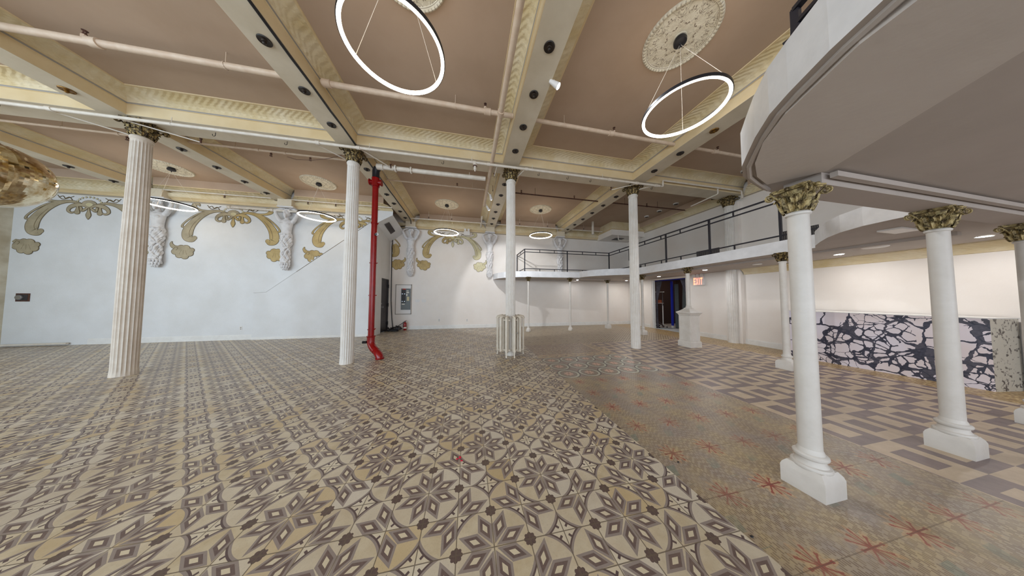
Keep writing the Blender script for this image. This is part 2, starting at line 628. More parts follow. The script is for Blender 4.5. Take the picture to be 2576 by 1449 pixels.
b = MB()
b.box((XL - .15, YF, 0), (XL, YL, 5.0), 'wallold')
struct(b.obj('wall_left'))
b = MB()
b.box((XL, YL, 0), (-3.17, YL + .12, 5.0), 'wall')
struct(b.obj('wall_mural'))
b = MB()
b.box((-3.29, YL + .12, 0), (-3.17, 8.83, 5.0), 'wall')
b.box((-3.29, 8.83, 2.06), (-3.17, 9.56, 5.0), 'wall')
b.box((-3.29, 9.56, 0), (-3.17, YB, 5.0), 'wall')
struct(b.obj('wall_return'))
b = MB()
b.box((-3.29, YB, 0), (XR + .15, YB + .15, 5.0), 'wallcream')
struct(b.obj('wall_back'))
b = MB()
b.box((XR, YF, 0), (XR + .15, 6.62, 5.0), 'wallcream')
b.box((XR, 6.62, 2.12), (XR + .15, 8.22, 5.0), 'wallcream')
b.box((XR, 8.22, 0), (XR + .15, YB, 5.0), 'wallcream')
struct(b.obj('wall_right'))
# front wall with three shop windows (behind the camera)
b = MB()
wins = ((-11.7, -6.3), (-4.9, .5), (1.7, 7.1))
xs = XL
for x0, x1 in wins:
    b.box((xs, YF - .15, 0), (x0, YF, 5.0), 'wall')
    b.box((x0, YF - .15, 0), (x1, YF, .5), 'wall')
    b.box((x0, YF - .15, 3.9), (x1, YF, 5.0), 'wall')
    xs = x1
b.box((xs, YF - .15, 0), (XR, YF, 5.0), 'wall')
struct(b.obj('wall_front'))
for k, (x0, x1) in enumerate(wins):
    b = MB()
    for xx in (x0, (2 * x0 + x1) / 3, (x0 + 2 * x1) / 3, x1 - .06):
        b.box((xx, YF - .12, .5), (xx + .06, YF - .06, 3.9), 'black')
    for zz in (.5, 2.9, 3.84):
        b.box((x0, YF - .12, zz), (x1, YF - .06, zz + .06), 'black')
    struct(b.obj('window_%d' % (k + 1)))

# raised enclosure below the mural (stair), with its diagonal top
b = MB()
poly = [(-6.62, 0), (-3.17, 0), (-3.17, 4.12), (-3.48, 3.87), (-6.30, 1.49), (-6.62, 1.47)]
yf = YL - .07
b.face([(x, yf, z) for x, z in poly], 'wall')
for k in range(len(poly)):
    (x0, z0), (x1, z1) = poly[k], poly[(k + 1) % len(poly)]
    b.face([(x0, yf, z0), (x1, yf, z1), (x1, YL, z1), (x0, YL, z0)], 'wall')
struct(b.obj('wall_stair'))
b = MB()  # dark tubes drawn along the diagonal for the shade in its gap
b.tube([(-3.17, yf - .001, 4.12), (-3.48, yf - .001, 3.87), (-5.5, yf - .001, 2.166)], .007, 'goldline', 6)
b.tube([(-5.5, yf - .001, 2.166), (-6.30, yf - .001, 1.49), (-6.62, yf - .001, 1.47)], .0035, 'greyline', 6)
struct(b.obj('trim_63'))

# soffit box between the return wall and the second beam, with its grille
b = MB()
b.face([(-3.17, 8.25, 3.95), (-2.66, 8.25, 4.27), (-2.66, YB, 4.06), (-3.17, YB, 3.60)], 'wall')
b.face([(-3.17, 8.25, 3.95), (-3.17, 8.25, 4.4), (-2.66, 8.25, 4.4), (-2.66, 8.25, 4.27)], 'wall')
struct(b.obj('ceiling_soffit'))
g = MB()
P0, P1_, P2_, P3_ = Vector((-3.02, 8.5, 3.995)), Vector((-2.86, 8.5, 4.095)), Vector((-2.86, 9.2, 3.965)), Vector((-3.02, 9.2, 3.83))
g.face([P0, P1_, P2_, P3_], 'vent')
for k in range(1, 16):
    t = k / 16
    a_, b_ = P0.lerp(P3_, t), P1_.lerp(P2_, t)
    g.tube([a_ - Vector((0, 0, .004)), b_ - Vector((0, 0, .004))], .006, 'ventdark', 4)
tag(g.obj('air_grille', flip=False), 'long grey slatted air grille in the sloped soffit above the dark door', 'air grille')


def baseboard(name, pts, h, t, m):
    bb = MB()
    for (x0, y0), (x1, y1) in pts:
        d = Vector((x1 - x0, y1 - y0)).normalized()
        n_ = Vector((d.y, -d.x)) * t
        for zz0, zz1, k in ((0, h * .84, 1), (h * .84, h, .55)):
            a = [(x0, y0), (x1, y1), (x1 + n_.x * k, y1 + n_.y * k), (x0 + n_.x * k, y0 + n_.y * k)]
            bb.prism(a, zz0, zz1, m)
    return struct(bb.obj(name))


baseboard('baseboard_left', [((-10.4, YL), (-6.64, YL))], .16, .022, 'trimwhite')
baseboard('baseboard_stair', [((-6.62, yf), (-3.17, yf))], .075, .012, 'trimwhite')
baseboard('baseboard_back', [((-2.45, YB), (XR, YB))], .15, .022, 'trimwhite')
baseboard('baseboard_right', [((XR, YB), (XR, 8.32)), ((XR, 6.52), (XR, 5.3)), ((XR, 4.9), (XR, YF))], .15, .022, 'trimwhite')

# ------------------------------------------------------------------ ceiling
BX = [-9.45, -5.98, -2.46, .955, 4.455]
HW = .19
MY0, MY1 = 4.82, 5.25           # main beam
NY0, NY1 = -1.0, -.57           # next main beam, behind the camera
b = MB()
b.box((XL - .1, YF - .1, ZCEIL), (XR + .15, YB + .15, ZCEIL + .12), 'ceil')
struct(b.obj('ceiling'))


def coves(name, x0, x1, y0, y1, wallside=()):
    """cove strips on the four sides of one ceiling bay; wallside sides sit lower, on the wall"""
    bb = MB()
    w = .26
    for side in 'WESN':
        low = side in wallside
        zm, zt = (4.40, 4.60) if low else (ZM, ZCEIL)
        if side in 'WE':
            xf, sgn = (x0, 1) if side == 'W' else (x1, -1)
            P = lambda o_, z, e: ((xf + sgn * o_, y0 + min(o_, w) if e == 0 else y1 - min(o_, w), z))
        else:
            yf_, sgn = (y0, 1) if side == 'S' else (y1, -1)
            P = lambda o_, z, e: ((x0 + min(o_, w) if e == 0 else x1 - min(o_, w), yf_ + sgn * o_, z))
        prof = []
        for k in range(7):
            t = k / 6 * PI / 2
            prof.append((.02 + (w - .045) * (1 - math.cos(t)), zm + .012 + (zt - zm - .024) * math.sin(t)))
        for (o0, z0), (o1, z1) in zip(prof, prof[1:]):
            bb.face([P(o0, z0, 0), P(o0, z0, 1), P(o1, z1, 1), P(o1, z1, 0)], 'cove')
        # grey bead at the foot, small lip at the top
        for o0, z0, o1, z1, mm in ((0, zm - .022, .02, zm - .018, 'beamface'), (.02, zm - .018, .026, zm + .004, 'greyline'), (.026, zm + .004, .02, zm + .012, 'beamface'),
                                   (prof[-1][0], prof[-1][1], w, zt - .014, 'beamface'), (w, zt - .014, w + .004, zt, 'beamface')):
            bb.face([P(o0, z0, 0), P(o0, z0, 1), P(o1, z1, 1), P(o1, z1, 0)], mm)
        if low:
            bb.face([P(w + .004, zt, 0), P(w + .004, zt, 1), P(w + .004, ZCEIL, 1), P(w + .004, ZCEIL, 0)], 'ceil')
    return struct(bb.obj(name, flip=False))


edges = [XL] + BX + [XR]
n_tr = 1
for k in range(len(edges) - 1):
    x0 = edges[k] + (HW if k else 0)
    x1 = edges[k + 1] - (HW if k < len(edges) - 2 else 0)
    wl = ('W' if k == 0 else '') + ('E' if k == len(edges) - 2 else '')
    coves('trim_%d' % n_tr, x0, x1, NY1, MY0, wl); n_tr += 1
    if k < 2:
        coves('trim_%d' % n_tr, x0, x1, MY1, YL, wl + 'N'); n_tr += 1
    elif k == 2:
        coves('trim_%d' % n_tr, x0, x1, MY1, YL, 'N'); n_tr += 1
    else:
        coves('trim_%d' % n_tr, x0, x1, MY1, YB, wl + 'N'); n_tr += 1


def beam_x(name, xc, y0, y1):
    bb = MB()
    bb.box((xc - HW, y0, ZBM), (xc + HW, y1, ZCEIL), 'beamface')
    bb.box((xc - HW, y0, ZBM - .004), (xc + HW, y1, ZBM), 'beam')
    return struct(bb.obj(name))


def beam_y(name, y0, y1):
    bb = MB()
    bb.box((XL, y0, ZBM), (XR, y1, ZCEIL), 'beamface')
    bb.box((XL, y0, ZBM - .004), (XR, y1, ZBM), 'beam')
    return struct(bb.obj(name))


beam_y('ceiling_beam', MY0, MY1)
beam_y('ceiling_beam', NY0, NY1)
for xc in BX:
    beam_x('ceiling_beam', xc, YF, NY0)
    beam_x('ceiling_beam', xc, NY1, MY0)
    beam_x('ceiling_beam', xc, MY1, YL if xc < -5 else YB)
# cornice on the mural wall and the back wall
for nm, xa, xb, yy in (('trim_mural', XL, -3.17, YL), ('trim_back', -3.17, XR, YB)):
    bb = MB()
    prof = [(0, 4.22), (.02, 4.225), (.022, 4.25), (.05, 4.27), (.05, 4.30), (.10, 4.34), (.12, 4.42), (.12, 4.44), (0, 4.45)]
    for (o0, z0), (o1, z1) in zip(prof, prof[1:]):
        bb.face([(xa, yy - o0, z0), (xb, yy - o0, z0), (xb, yy - o1, z1), (xa, yy - o1, z1)], 'cove' if z0 > 4.3 else ('greyline' if z0 == 4.225 else 'beamface'))
    struct(bb.obj(nm))
# brown frieze over the cornice at the back

# duct box in the far right corner of the ceiling
b = MB()
b.box((6.37, 8.53, 4.20), (XR - .002, YB - .002, 4.45), 'wallcream')
b.box((6.30, 8.46, 4.45), (XR - .002, YB - .002, 4.475), 'beamface')
b.box((6.37, 8.53, 4.475), (XR - .002, YB - .002, ZCEIL - .002), 'cove')
tag(b.obj('duct_box'), 'cream boxed-in duct hanging in the far right corner of the ceiling above the balcony', 'duct box')
b = MB()
b.box((6.9, 8.95, 4.188), (7.35, 9.3, 4.20), 'ventdark')
for k in range(7):
    b.box((6.92, 8.97 + k * .047, 4.182), (7.33, 8.985 + k * .047, 4.19), 'vent')
tag(b.obj('air_grille'), 'small square air grille on the underside of the cream duct box', 'air grille')

# ------------------------------------------------------------------ balcony (mezzanine)
zb = lambda y: 2.275 - .0157 * (y - 1.2)
TH = .24
outline = [(1.10, YB), (1.14, 9.45), (1.24, 9.1), (1.45, 8.75), (1.72, 8.50), (2.05, 8.36), (2.5, 8.28), (3.2, 8.24), (3.9, 8.2), (4.5, 8.12), (4.50, 7.92), (4.60, 7.65), (4.78, 7.42), (5.0, 7.22), (5.3, 7.0), (5.65, 6.82), (6.03, 6.74),
           (6.03, 2.62), (5.80, 2.52), (5.50, 2.34), (5.22, 2.15), (5.0, 1.95), (4.84, 1.72), (4.78, 1.5), (4.77, 1.34), (4.0, 1.34), (3.2, 1.34), (2.66, 1.34), (2.42, 1.315), (2.18, 1.25), (2.02, 1.20), (1.86, 1.11), (1.74, 1.01), (1.60, .89), (1.47, .76), (1.40, .66), (1.31, .51), (1.24, .36), (1.18, .18), (1.14, -.1), (1.12, -.6), (1.12, YF), (XR, YF), (XR, YB)]


def refine(pl):
    out = []
    for k in range(len(pl)):
        a, c_ = pl[k], pl[(k + 1) % len(pl)]
        out.append(a)
        d = math.dist(a, c_)
        if k < len(pl) - 4 and d > .5:
            n_ = int(d / .4)
            out += [(a[0] + (c_[0] - a[0]) * i / n_, a[1] + (c_[1] - a[1]) * i / n_) for i in range(1, n_)]
    return out


ol = refine(outline)
b = MB()
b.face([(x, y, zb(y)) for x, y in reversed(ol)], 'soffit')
b.face([(x, y, zb(y) + TH) for x, y in ol], 'concrete')
for k in range(len(ol)):
    (x0, y0), (x1, y1) = ol[k], ol[(k + 1) % len(ol)]
    b.face([(x0, y0, zb(y0)), (x1, y1, zb(y1)), (x1, y1, zb(y1) + TH), (x0, y0, zb(y0) + TH)], 'fascia')
import bmesh
o = b.obj('mezzanine_slab', flip=False)
bm = bmesh.new(); bm.from_mesh(o.data); bmesh.ops.triangulate(bm, faces=[f for f in bm.faces if len(f.verts) > 4]); bm.to_mesh(o.data); bm.free()
struct(o)
# lip under the rounded fascia
b = MB()
cur = [q for q in outline if q[1] < 1.33 and q[0] < 2.5 and q[1] > -2]
lip = [Vector((x + .035, y - .02, zb(y) - .006)) for x, y in cur]
b.tube(lip, .014, 'soffit', 6)
struct(b.obj('trim_60'))
# beams under the slab
b = MB()
b.box((2.50, 1.04, 2.19), (XR, 1.23, 2.275), 'soffit')
b.box((2.54, .985, 2.225), (XR, 1.02, 2.262), 'soffit')
struct(b.obj('mezzanine_beam'))
b = MB()
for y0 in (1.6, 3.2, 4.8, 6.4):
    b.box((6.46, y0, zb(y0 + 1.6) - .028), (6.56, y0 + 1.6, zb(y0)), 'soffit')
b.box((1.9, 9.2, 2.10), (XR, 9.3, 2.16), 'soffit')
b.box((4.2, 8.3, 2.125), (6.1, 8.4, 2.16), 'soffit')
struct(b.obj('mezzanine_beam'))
# thin plate a little lower than the soffit left of the line, in a paler tone
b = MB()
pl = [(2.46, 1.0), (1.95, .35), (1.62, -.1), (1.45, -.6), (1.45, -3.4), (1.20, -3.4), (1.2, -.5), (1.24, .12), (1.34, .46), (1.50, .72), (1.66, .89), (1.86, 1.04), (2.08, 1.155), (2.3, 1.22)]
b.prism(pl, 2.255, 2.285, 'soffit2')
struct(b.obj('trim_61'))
# cove along the right and back wall under the balcony
b = MB()
for (xa, ya, xb, yb_) in ((XR, YF, XR, 4.88),):
    za, zc_ = zb(ya), zb(yb_)
    for (o0, h0), (o1, h1) in (((0, .17), (.03, .165)), ((.03, .165), (.04, .10)), ((.04, .10), (.12, .03)), ((.12, .03), (.17, .02)), ((.17, .02), (.17, 0))):
        b.face([(xa - o0, ya, za - h0), (xa - o0, yb_, zc_ - h0), (xa - o1, yb_, zc_ - h1), (xa - o1, ya, za - h1)], 'cove')
struct(b.obj('trim_62', flip=False))

# ================================================================== COLUMNS
def capital(name, parent, z0, h, r0, ra, m, nleaf=8):
    """Corinthian capital: bell, two rows of curling leaves, corner volutes, concave abacus"""
    c = MB()
    c.lathe([(r0 * .98, z0), (r0 * 1.02, z0 + h * .3), (r0 * 1.15, z0 + h * .6), (r0 * 1.5, z0 + h * .86)], m, n=20)
    def leaf(ang, zz, lh, rb, out, wid):
        rows = []
        for i in range(7):
            t = i / 6
            rad = rb + .012 + out * t ** 2.2 + .012 * math.sin(t * PI)
            z = zz + lh * (t if t < .84 else .84 - (t - .84) * 1.0)
            if t >= .84:
                rad += out * .22
            w = wid * (.75 + .45 * math.sin(t * PI * .85)) * (1 - .75 * max(0, t - .7) / .3)
            row = []
            for j in range(5):
                s_ = (j - 2) / 2
                scal = 1 + .12 * (-1) ** i
                aa = ang + s_ * w * scal / rad
                rr = rad + (.010 if j == 2 else (-.003 if j in (1, 3) else .004))
                row.append((rr * math.cos(aa), rr * math.sin(aa), z))
            rows.append(row)
        c.grid(rows, m)
    for k in range(nleaf):
        leaf(2 * PI * k / nleaf, z0, h * .44, r0, (ra - r0) * .34, r0 * .40)
        leaf(2 * PI * (k + .5) / nleaf, z0 + h * .1, h * .66, r0 * 1.02, (ra - r0) * .55, r0 * .38)
    def volute(ang, rad, zc_, size, side):
        pts, rs = [], []
        base = Vector((r0 * 1.1 * math.cos(ang), r0 * 1.1 * math.sin(ang), z0 + h * .42))
        dirv = Vector((math.cos(ang), math.sin(ang), 0))
        cen = dirv * rad + Vector((0, 0, zc_))
        off = Vector((-math.sin(ang), math.cos(ang), 0)) * side
        pts.append(base + off * .6); rs.append(size * .14)
        pts.append(base.lerp(cen, .5) + off * .8 + Vector((0, 0, size * .3))); rs.append(size * .17)
        for i in range(15):
            t = i / 14
            a_ = PI * .5 - t * PI * 3.2
            s_ = size * (1 - .78 * t)
            pts.append(cen + off + dirv * (s_ * math.cos(a_)) + Vector((0, 0, s_ * math.sin(a_))))
            rs.append(size * (.2 - .09 * t))
        c.tube(pts, rs, m, 6)
    s = ra
    for k in range(4):
        a_ = PI / 4 + k * PI / 2
        for sd in (-1, 1):
            volute(a_, s * 1.16, z0 + h * .74, h * .15, sd * h * .05)
        a2 = k * PI / 2
        for sd in (-1, 1):
            volute(a2 + sd * .22, s * .74, z0 + h * .76, h * .085, 0)
        ca, sa = math.cos(a2), math.sin(a2)
        c.sphere((s * .86 * ca, s * .86 * sa, z0 + h * .93), h * .085, m, 8)
    # abacus
    for rr, z1, z2 in ((s * .92, z0 + h * .87, z0 + h * .93), (s, z0 + h * .93, z0 + h)):
        pl = []
        for k in range(4):
            a_ = -PI / 4 + k * PI / 2
            a3 = a_ + PI / 2
            p, q = Vector((math.cos(a_), math.sin(a_))) * rr * 1.36, Vector((math.cos(a3), math.sin(a3))) * rr * 1.36
            nn = Vector((math.cos(a_ + PI / 4), math.sin(a_ + PI / 4)))
            for i in range(1, 8):
                t = i / 8
                pt = p.lerp(q, t) - nn * rr * .16 * math.sin(PI * t)
                pl.append((pt.x, pt.y))
        c.prism(pl, z1, z2, m)
    o_ = c.obj(name, parent, True)
    o_['label'] = 'gilded leafy capital'
    return o_


def fluted_shaft(name, parent, z0, z1, r0, r1, nf=20, m='column'):
    s = MB()
    rows = []
    N = nf * 6
    for zz, rr, d in ((z0, r0 * 1.07, .02), (z0 + .05, r0 * 1.04, .4), (z0 + .12, r0, 1), (z0 + (z1 - z0) * .5, (r0 * .96 + r1 * .04 + r0 * .0), 1), (z1 - .12, r1, 1), (z1 - .10, r1, .05), (z1 - .06, r1, 0), (z1 - .055, r1 * 1.08, 0), (z1 - .03, r1 * 1.12, 0), (z1 - .012, r1 * 1.08, 0), (z1, r1 * 1.02, 0)):
        ring = []
        for k in range(N):
            ph = (k % 6) / 6
            gr = (math.sin(PI * ph)) ** .6 if ph > 0 else 0
            q = rr - d * rr * .12 * gr
            ring.append((q * math.cos(2 * PI * k / N), q * math.sin(2 * PI * k / N), zz))
        rows.append(ring)
    s.grid(rows, m, True, True)
    return s.obj(name, parent, True)


def fluted_column(x, y, label, r0=.128, r1=.108, m='column'):
    t = thing('fluted_column', label, 'column', (x, y, 0), 0, 'tall fluted columns')
    fluted_shaft('shaft', t, 0, 4.20, r0, r1, m=m)
    capital('capital', t, 4.20, ZBM - .005 - 4.20, .108, .19, 'gilt')
    return t


fluted_column(-5.79, 5.02, 'tall white fluted column with gilt capital nearest the left wall, worn yellowish at its foot', m='columnold')
fluted_column(-2.42, 5.05, 'tall white fluted column with gilt capital beside the red standpipe', .118, .106)
fluted_column(1.00, 5.06, 'tall white fluted column rising out of the round radiator', .118, .108)
fluted_column(4.47, 5.08, 'tall white fluted column standing on the grey and cream framed tiles', .118, .108)
c5 = fluted_column(7.93, 5.10, 'tall white fluted column standing against the right wall, passing through the balcony', .118, .108)
b = MB()
b.box((.05, -.20, 0), (XR - 7.93, .20, 4.3), 'wallcream')
p_ = b.obj('pilaster', c5)
p_['label'] = 'plain cream wall strip behind the shaft'


def small_base(parent, r, name='plinth', pw=.11, ph=.12, m='column'):
    s = MB()
    e = pw * .94
    # square block with a chamfered top
    def sq(w, z): return [(-w, -w, z), (w, -w, z), (w, w, z), (-w, w, z)]
    rows = [sq(pw, 0), sq(pw, ph), sq(pw * .97, ph + .008), sq(pw * .94, ph + .02), sq(pw * .78, ph + .045)]
    s.grid(rows, m, True, True)
    s.lathe([(r * 1.5, ph + .03), (r * 1.66, ph + .04), (r * 1.70, ph + .052), (r * 1.62, ph + .062), (r * 1.40, ph + .066), (r * 1.22, ph + .085), (r * 1.20, ph + .10), (r * 1.40, ph + .108), (r * 1.48, ph + .118), (r * 1.46, ph + .130), (r * 1.32, ph + .138), (r * 1.14, ph + .14), (r * 1.12, ph + .152), (r, ph + .17)], m, n=32)
    return s.obj(name, parent, True)


def balcony_column(x, y, label, r=.056, pw=.105, oct_=False, capm='gilt'):
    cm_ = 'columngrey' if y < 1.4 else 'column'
    top = zb(y) - (.085 if y < 1.4 else .0)
    t = thing('balcony_column', label, 'column', (x, y, 0), 0, 'slim smooth columns under the balcony')
    if oct_:
        s = MB()
        s.lathe([(.088, 0), (.098, .02), (.098, .07), (.075, .125), (.05, .15), (.046, .2), (.052, .215), (.044, .23)], 'column', n=8)
        s.obj('plinth', t, False)
    else:
        small_base(t, r, pw=pw, m=cm_)
    ch = .185 if y < 1.4 else .17
    s = MB()
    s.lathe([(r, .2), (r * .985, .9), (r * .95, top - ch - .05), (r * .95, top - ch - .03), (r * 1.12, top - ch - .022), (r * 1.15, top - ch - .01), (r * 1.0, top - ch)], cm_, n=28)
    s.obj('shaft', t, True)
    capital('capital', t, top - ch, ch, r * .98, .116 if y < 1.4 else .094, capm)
    return t


balcony_column(2.43, 1.13, 'nearest slim white column on a square plinth, under the rounded balcony end', capm='giltlight')
balcony_column(4.28, 1.14, 'second slim white column on a square plinth, in front of the marbled bar', capm='giltlight')
balcony_column(6.03, 1.16, 'third slim white column, at the right edge of the view beside the speckled bar end', capm='giltlight')
balcony_column(6.02, 3.03, 'slim white column at the far end of the marbled bar, half hidden', .05, .11)
balcony_column(6.30, 6.80, 'slim white column behind the tall fluted one, near the dark doorway', .045, .10)
balcony_column(2.35, 8.23, 'thin white column under the far balcony, next to the radiator', .036, oct_=True)
balcony_column(4.13, 8.20, 'thin white column under the middle of the far balcony', .036, oct_=True)
balcony_column(6.06, 8.47, 'thin white column under the corner of the far balcony', .036, .095)

# column on a tall panelled pedestal
px_, py_ = 6.10, 4.95
t = thing('pedestal_column', 'white column on a tall square panelled pedestal before the exit sign', 'column', (px_, py_, 0), R(0))
s = MB()
sq = lambda w, z: [(-w, -w, z), (w, -w, z), (w, w, z), (-w, w, z)]
s.grid([sq(.185, 0), sq(.185, .13), sq(.17, .165), sq(.155, .17), sq(.155, .86), sq(.165, .865), sq(.175, .90), sq(.185, .905), sq(.205, .935), sq(.205, .955), sq(.16, .98), sq(.085, 1.04), sq(.07, 1.07)], 'column', True, True)
s.obj('pedestal', t, False)
s = MB()
for k in range(4):
    a_ = k * PI / 2
    ca, sa = math.cos(a_), math.sin(a_)
    rot = lambda x, y: (x * ca - y * sa, x * sa + y * ca)
    def bar(x0, x1, z0, z1):
        q = [rot(x0, -.155), rot(x1, -.155), rot(x1, -.166), rot(x0, -.166)]
        s.prism(q, z0, z1, 'column')
    bar(-.155, -.105, .17, .86); bar(.105, .155, .17, .86); bar(-.105, .105, .17, .20); bar(-.105, .105, .80, .86)
    bar(-.105, -.09, .20, .80); bar(.09, .105, .20, .80)
s.obj('moulding', t)
s = MB()
tp = zb(py_)
s.lathe([(.075, 1.05), (.08, 1.07), (.062, 1.10), (.066, 1.12), (.052, 1.135), (.05, 1.5), (.047, tp - .20), (.055, tp - .19), (.055, tp - .175), (.048, tp - .17)], 'column', n=24)
s.obj('shaft', t, True)
capital('capital', t, tp - .17, .17, .048, .098, 'gilt')

# ================================================================== CEILING LAMP SOCKETS ON THE BEAMS
def lamp_socket(m, label, loc, group):
    t = thing('lamp_socket', label, 'lamp socket', loc, 0, group)
    s = MB()
    s.lathe([(.012, -.006), (.030, -.012), (.050, -.008), (.066, -.014), (.070, -.006), (.068, 0)], m, n=20)
    s.obj('rose', t, True)
    s = MB()
    s.lathe([(.010, -.050), (.014, -.046), (.020, -.040), (.020, -.018), (.030, -.010)], m, n=12)
    s.obj('socket', t, True)
    return t


sock = lamp_socket('darkhole', 'x', (0, 0, -5), 'x')
socb = lamp_socket('brass', 'x', (0, 0, -5), 'x')
ordn = ['first', 'second', 'third', 'fourth', 'fifth', 'sixth', 'seventh']
bnames = {-9.45: 'mirror ball beam', -5.98: 'left column beam', -2.46: 'red pipe column beam', .955: 'radiator column beam', 4.455: 'framed tiles column beam'}
used_s = [False, False]
for xc in BX:
    near = [4.35, 3.69, 3.04, 2.40]
    far = [5.74, 6.39, 7.05, 7.70, 8.34 if xc < -5 else 8.37, 9.02]
    if xc < -9:
        near, far = [], [7.08, 7.75]
    elif xc < -5.9:
        near, far = [4.41, 3.70], far[:4]
    if xc > 4:
        near = near[:3]
    for where, ys in (('in front of', near), ('beyond', far)):
        for k, yy in enumerate(ys):
            src, ui = (socb, 1) if (xc > 4 and where == 'in front of' and k == 2) or (xc == -5.98 and where == 'in front of' and k == 0) else (sock, 0)
            o_ = src if not used_s[ui] else dup(src, (0, 0, 0))
            used_s[ui] = True
            o_.location = (xc, yy, ZBM - .004)
            o_['label'] = ('brassy' if ui else 'dark') + ' lamp socket under the ' + bnames[xc] + ', ' + ordn[k] + ' ' + where + ' main beam'
            o_['group'] = 'lamp sockets under the beams'

# round spot housings in the dark ceiling bay over the right balcony
t = thing('ceiling_spot', 'x', 'ceiling spot', (0, 0, -5), 0, 'round white spots in the ceiling bay over the balcony')
s = MB()
s.lathe([(.075, -.03), (.082, -.04), (.086, -.02), (.09, 0)], 'plastic', n=20)
s.obj('trim_ring', t, True)
s = MB()
s.lathe([(.001, -.043), (.066, -.044), (.066, -.036), (.001, -.036)], 'darkhole', n=16)
s.obj('lens', t, True)
for k, (x, y, lb) in enumerate(((7.33, 4.31, 'round spot in the ceiling in front of the main beam, beside the rounded balcony fascia'), (7.45, 6.39, 'largest-looking round white spot in the brown ceiling bay beyond the main beam'), (7.43, 7.07, 'middle of three round white spots in the brown ceiling bay beyond the main beam'), (7.42, 7.68, 'farthest of three round white spots in the brown ceiling bay beyond the main beam'))):
    o_ = t if k == 0 else dup(t, (0, 0, 0))
    o_.location = (x, y, ZCEIL)
    o_['label'] = lb

# ================================================================== RING PENDANTS AND ROSETTES
def rosette_material():
    m, nt, p, vec = newmat('carved_rosette')
    sep = nt.nodes.new('ShaderNodeSeparateXYZ')
    nt.links.new(vec, sep.inputs[0])
    x, y = X(nt, sep.outputs[0]), X(nt, sep.outputs[1])
    r = (x * x + y * y).sqrt()
    th = y.at2(x)
    k = (th / (PI / 4) + 8.5).fract() - .5           # eight mirrored sectors
    fa = k.abs() * (PI / 4)
    cmb = nt.nodes.new('ShaderNodeCombineXYZ')
    nt.links.new((r * fa.cos()).v, cmb.inputs[0])
    nt.links.new((r * fa.sin() * 1.35).v, cmb.inputs[1])
    n1 = noise(nt, cmb.outputs[0], 9.5, 2.2, .55, 1.2)
    n2 = noise(nt, cmb.outputs[0], 17, 1.5, .5, 1.0)
    l1 = ((n1 - .5).abs()).lt(.012) * n2.gt(.44)
    l2 = ((n2 - .55).abs()).lt(.013) * n1.gt(.47)
    inner = r.lt(.372) * r.gt(.075)
    rim = r.gt(.386)
    egg = (th * 58).sin()
    teeth = egg.lt(-.62) * r.gt(.392) * r.lt(.424)
    ring = ((r - .380).abs()).lt(.0028)
    base = mixc(nt, ramp(noise(nt, vec, 9, 4), .35, .65), (226, 218, 198), (212, 202, 180))
    f = (l1.mx(l2) * inner).mx(teeth * .6).mx(ring * .8)
    nt.links.new(mixc(nt, f * .85, base, (112, 92, 72)), p.inputs['Base Color'])
    p.inputs['Roughness'].default_value = .65
    bm_ = nt.nodes.new('ShaderNodeBump')
    bm_.inputs['Strength'].default_value = .6
    bm_.inputs['Distance'].default_value = .02
    nt.links.new((n1 * inner + egg * rim * .25 + n2 * inner * .6).v, bm_.inputs['Height'])
    nt.links.new(bm_.outputs[0], p.inputs['Normal'])
    return m


M['carved'] = rosette_material()


def rosette(x, y, label, r=.43):
    t = MB()
    NA = 120
    rows = []
    for q, h in ((.002, .018), (.16, .018), (.18, .010), (.5, .014), (.86, .008), (.885, .016), (.90, .022), (.95, .030), (.985, .022), (1, .008), (1, 0)):
        rows.append([(r * q * math.cos(2 * PI * k / NA), r * q * math.sin(2 * PI * k / NA), -h) for k in range(NA)])
    t.grid(rows, 'carved', True)
    o_ = t.obj('ceiling_rosette', None, True, (x, y, ZCEIL))
    return tag(o_, label, 'ceiling medallion', 'plaster rosettes over the ring lamps')


RC = .435
def ring_lamp(x, y, zr, label, cx=None, cy_=None, r=RC):
    t = thing('ring_pendant', label, 'pendant lamp', (x, y, zr), 0, 'glowing ring pendants')
    s = MB()
    s.lathe([(r - .004, .028), (r + .012, .030), (r + .014, .0), (r + .012, -.006), (r + .006, -.006), (r + .004, .018), (r - .004, .018), (r - .004, .028)], 'black', n=96, cap=False)
    s.obj('housing', t, True)
    s = MB()
    s.lathe([(r + .005, -.008), (r + .005, .017), (r - .022, .017), (r - .026, .004), (r - .022, -.008), (r + .005, -.008)], 'diff', n=96, cap=False)
    s.obj('diffuser', t, True)['label'] = 'glowing white inner band'
    cx, cy_ = (0, 0) if cx is None else (cx - x, cy_ - y)
    top = ZCEIL - .019 - zr
    s = MB()
    s.lathe([(.012, top - .085), (.016, top - .08), (.055, top - .078), (.072, top - .066), (.074, top - .03), (.060, top - .02), (.058, top)], 'black', c=(cx, cy_), n=28)
    s.lathe([(.006, top - .115), (.008, top - .11), (.008, top - .08)], 'black', c=(cx, cy_), n=10)
    s.obj('canopy', t, True)
    for k in range(3):
        a_ = .7 + k * 2 * PI / 3
        s = MB()
        s.tube([(r * math.cos(a_), r * math.sin(a_), .025), (cx + .01 * math.cos(a_), cy_ + .01 * math.sin(a_), top - .10)], .0022, 'pipewhite', 5)
        s.obj('cable', t)
    return t


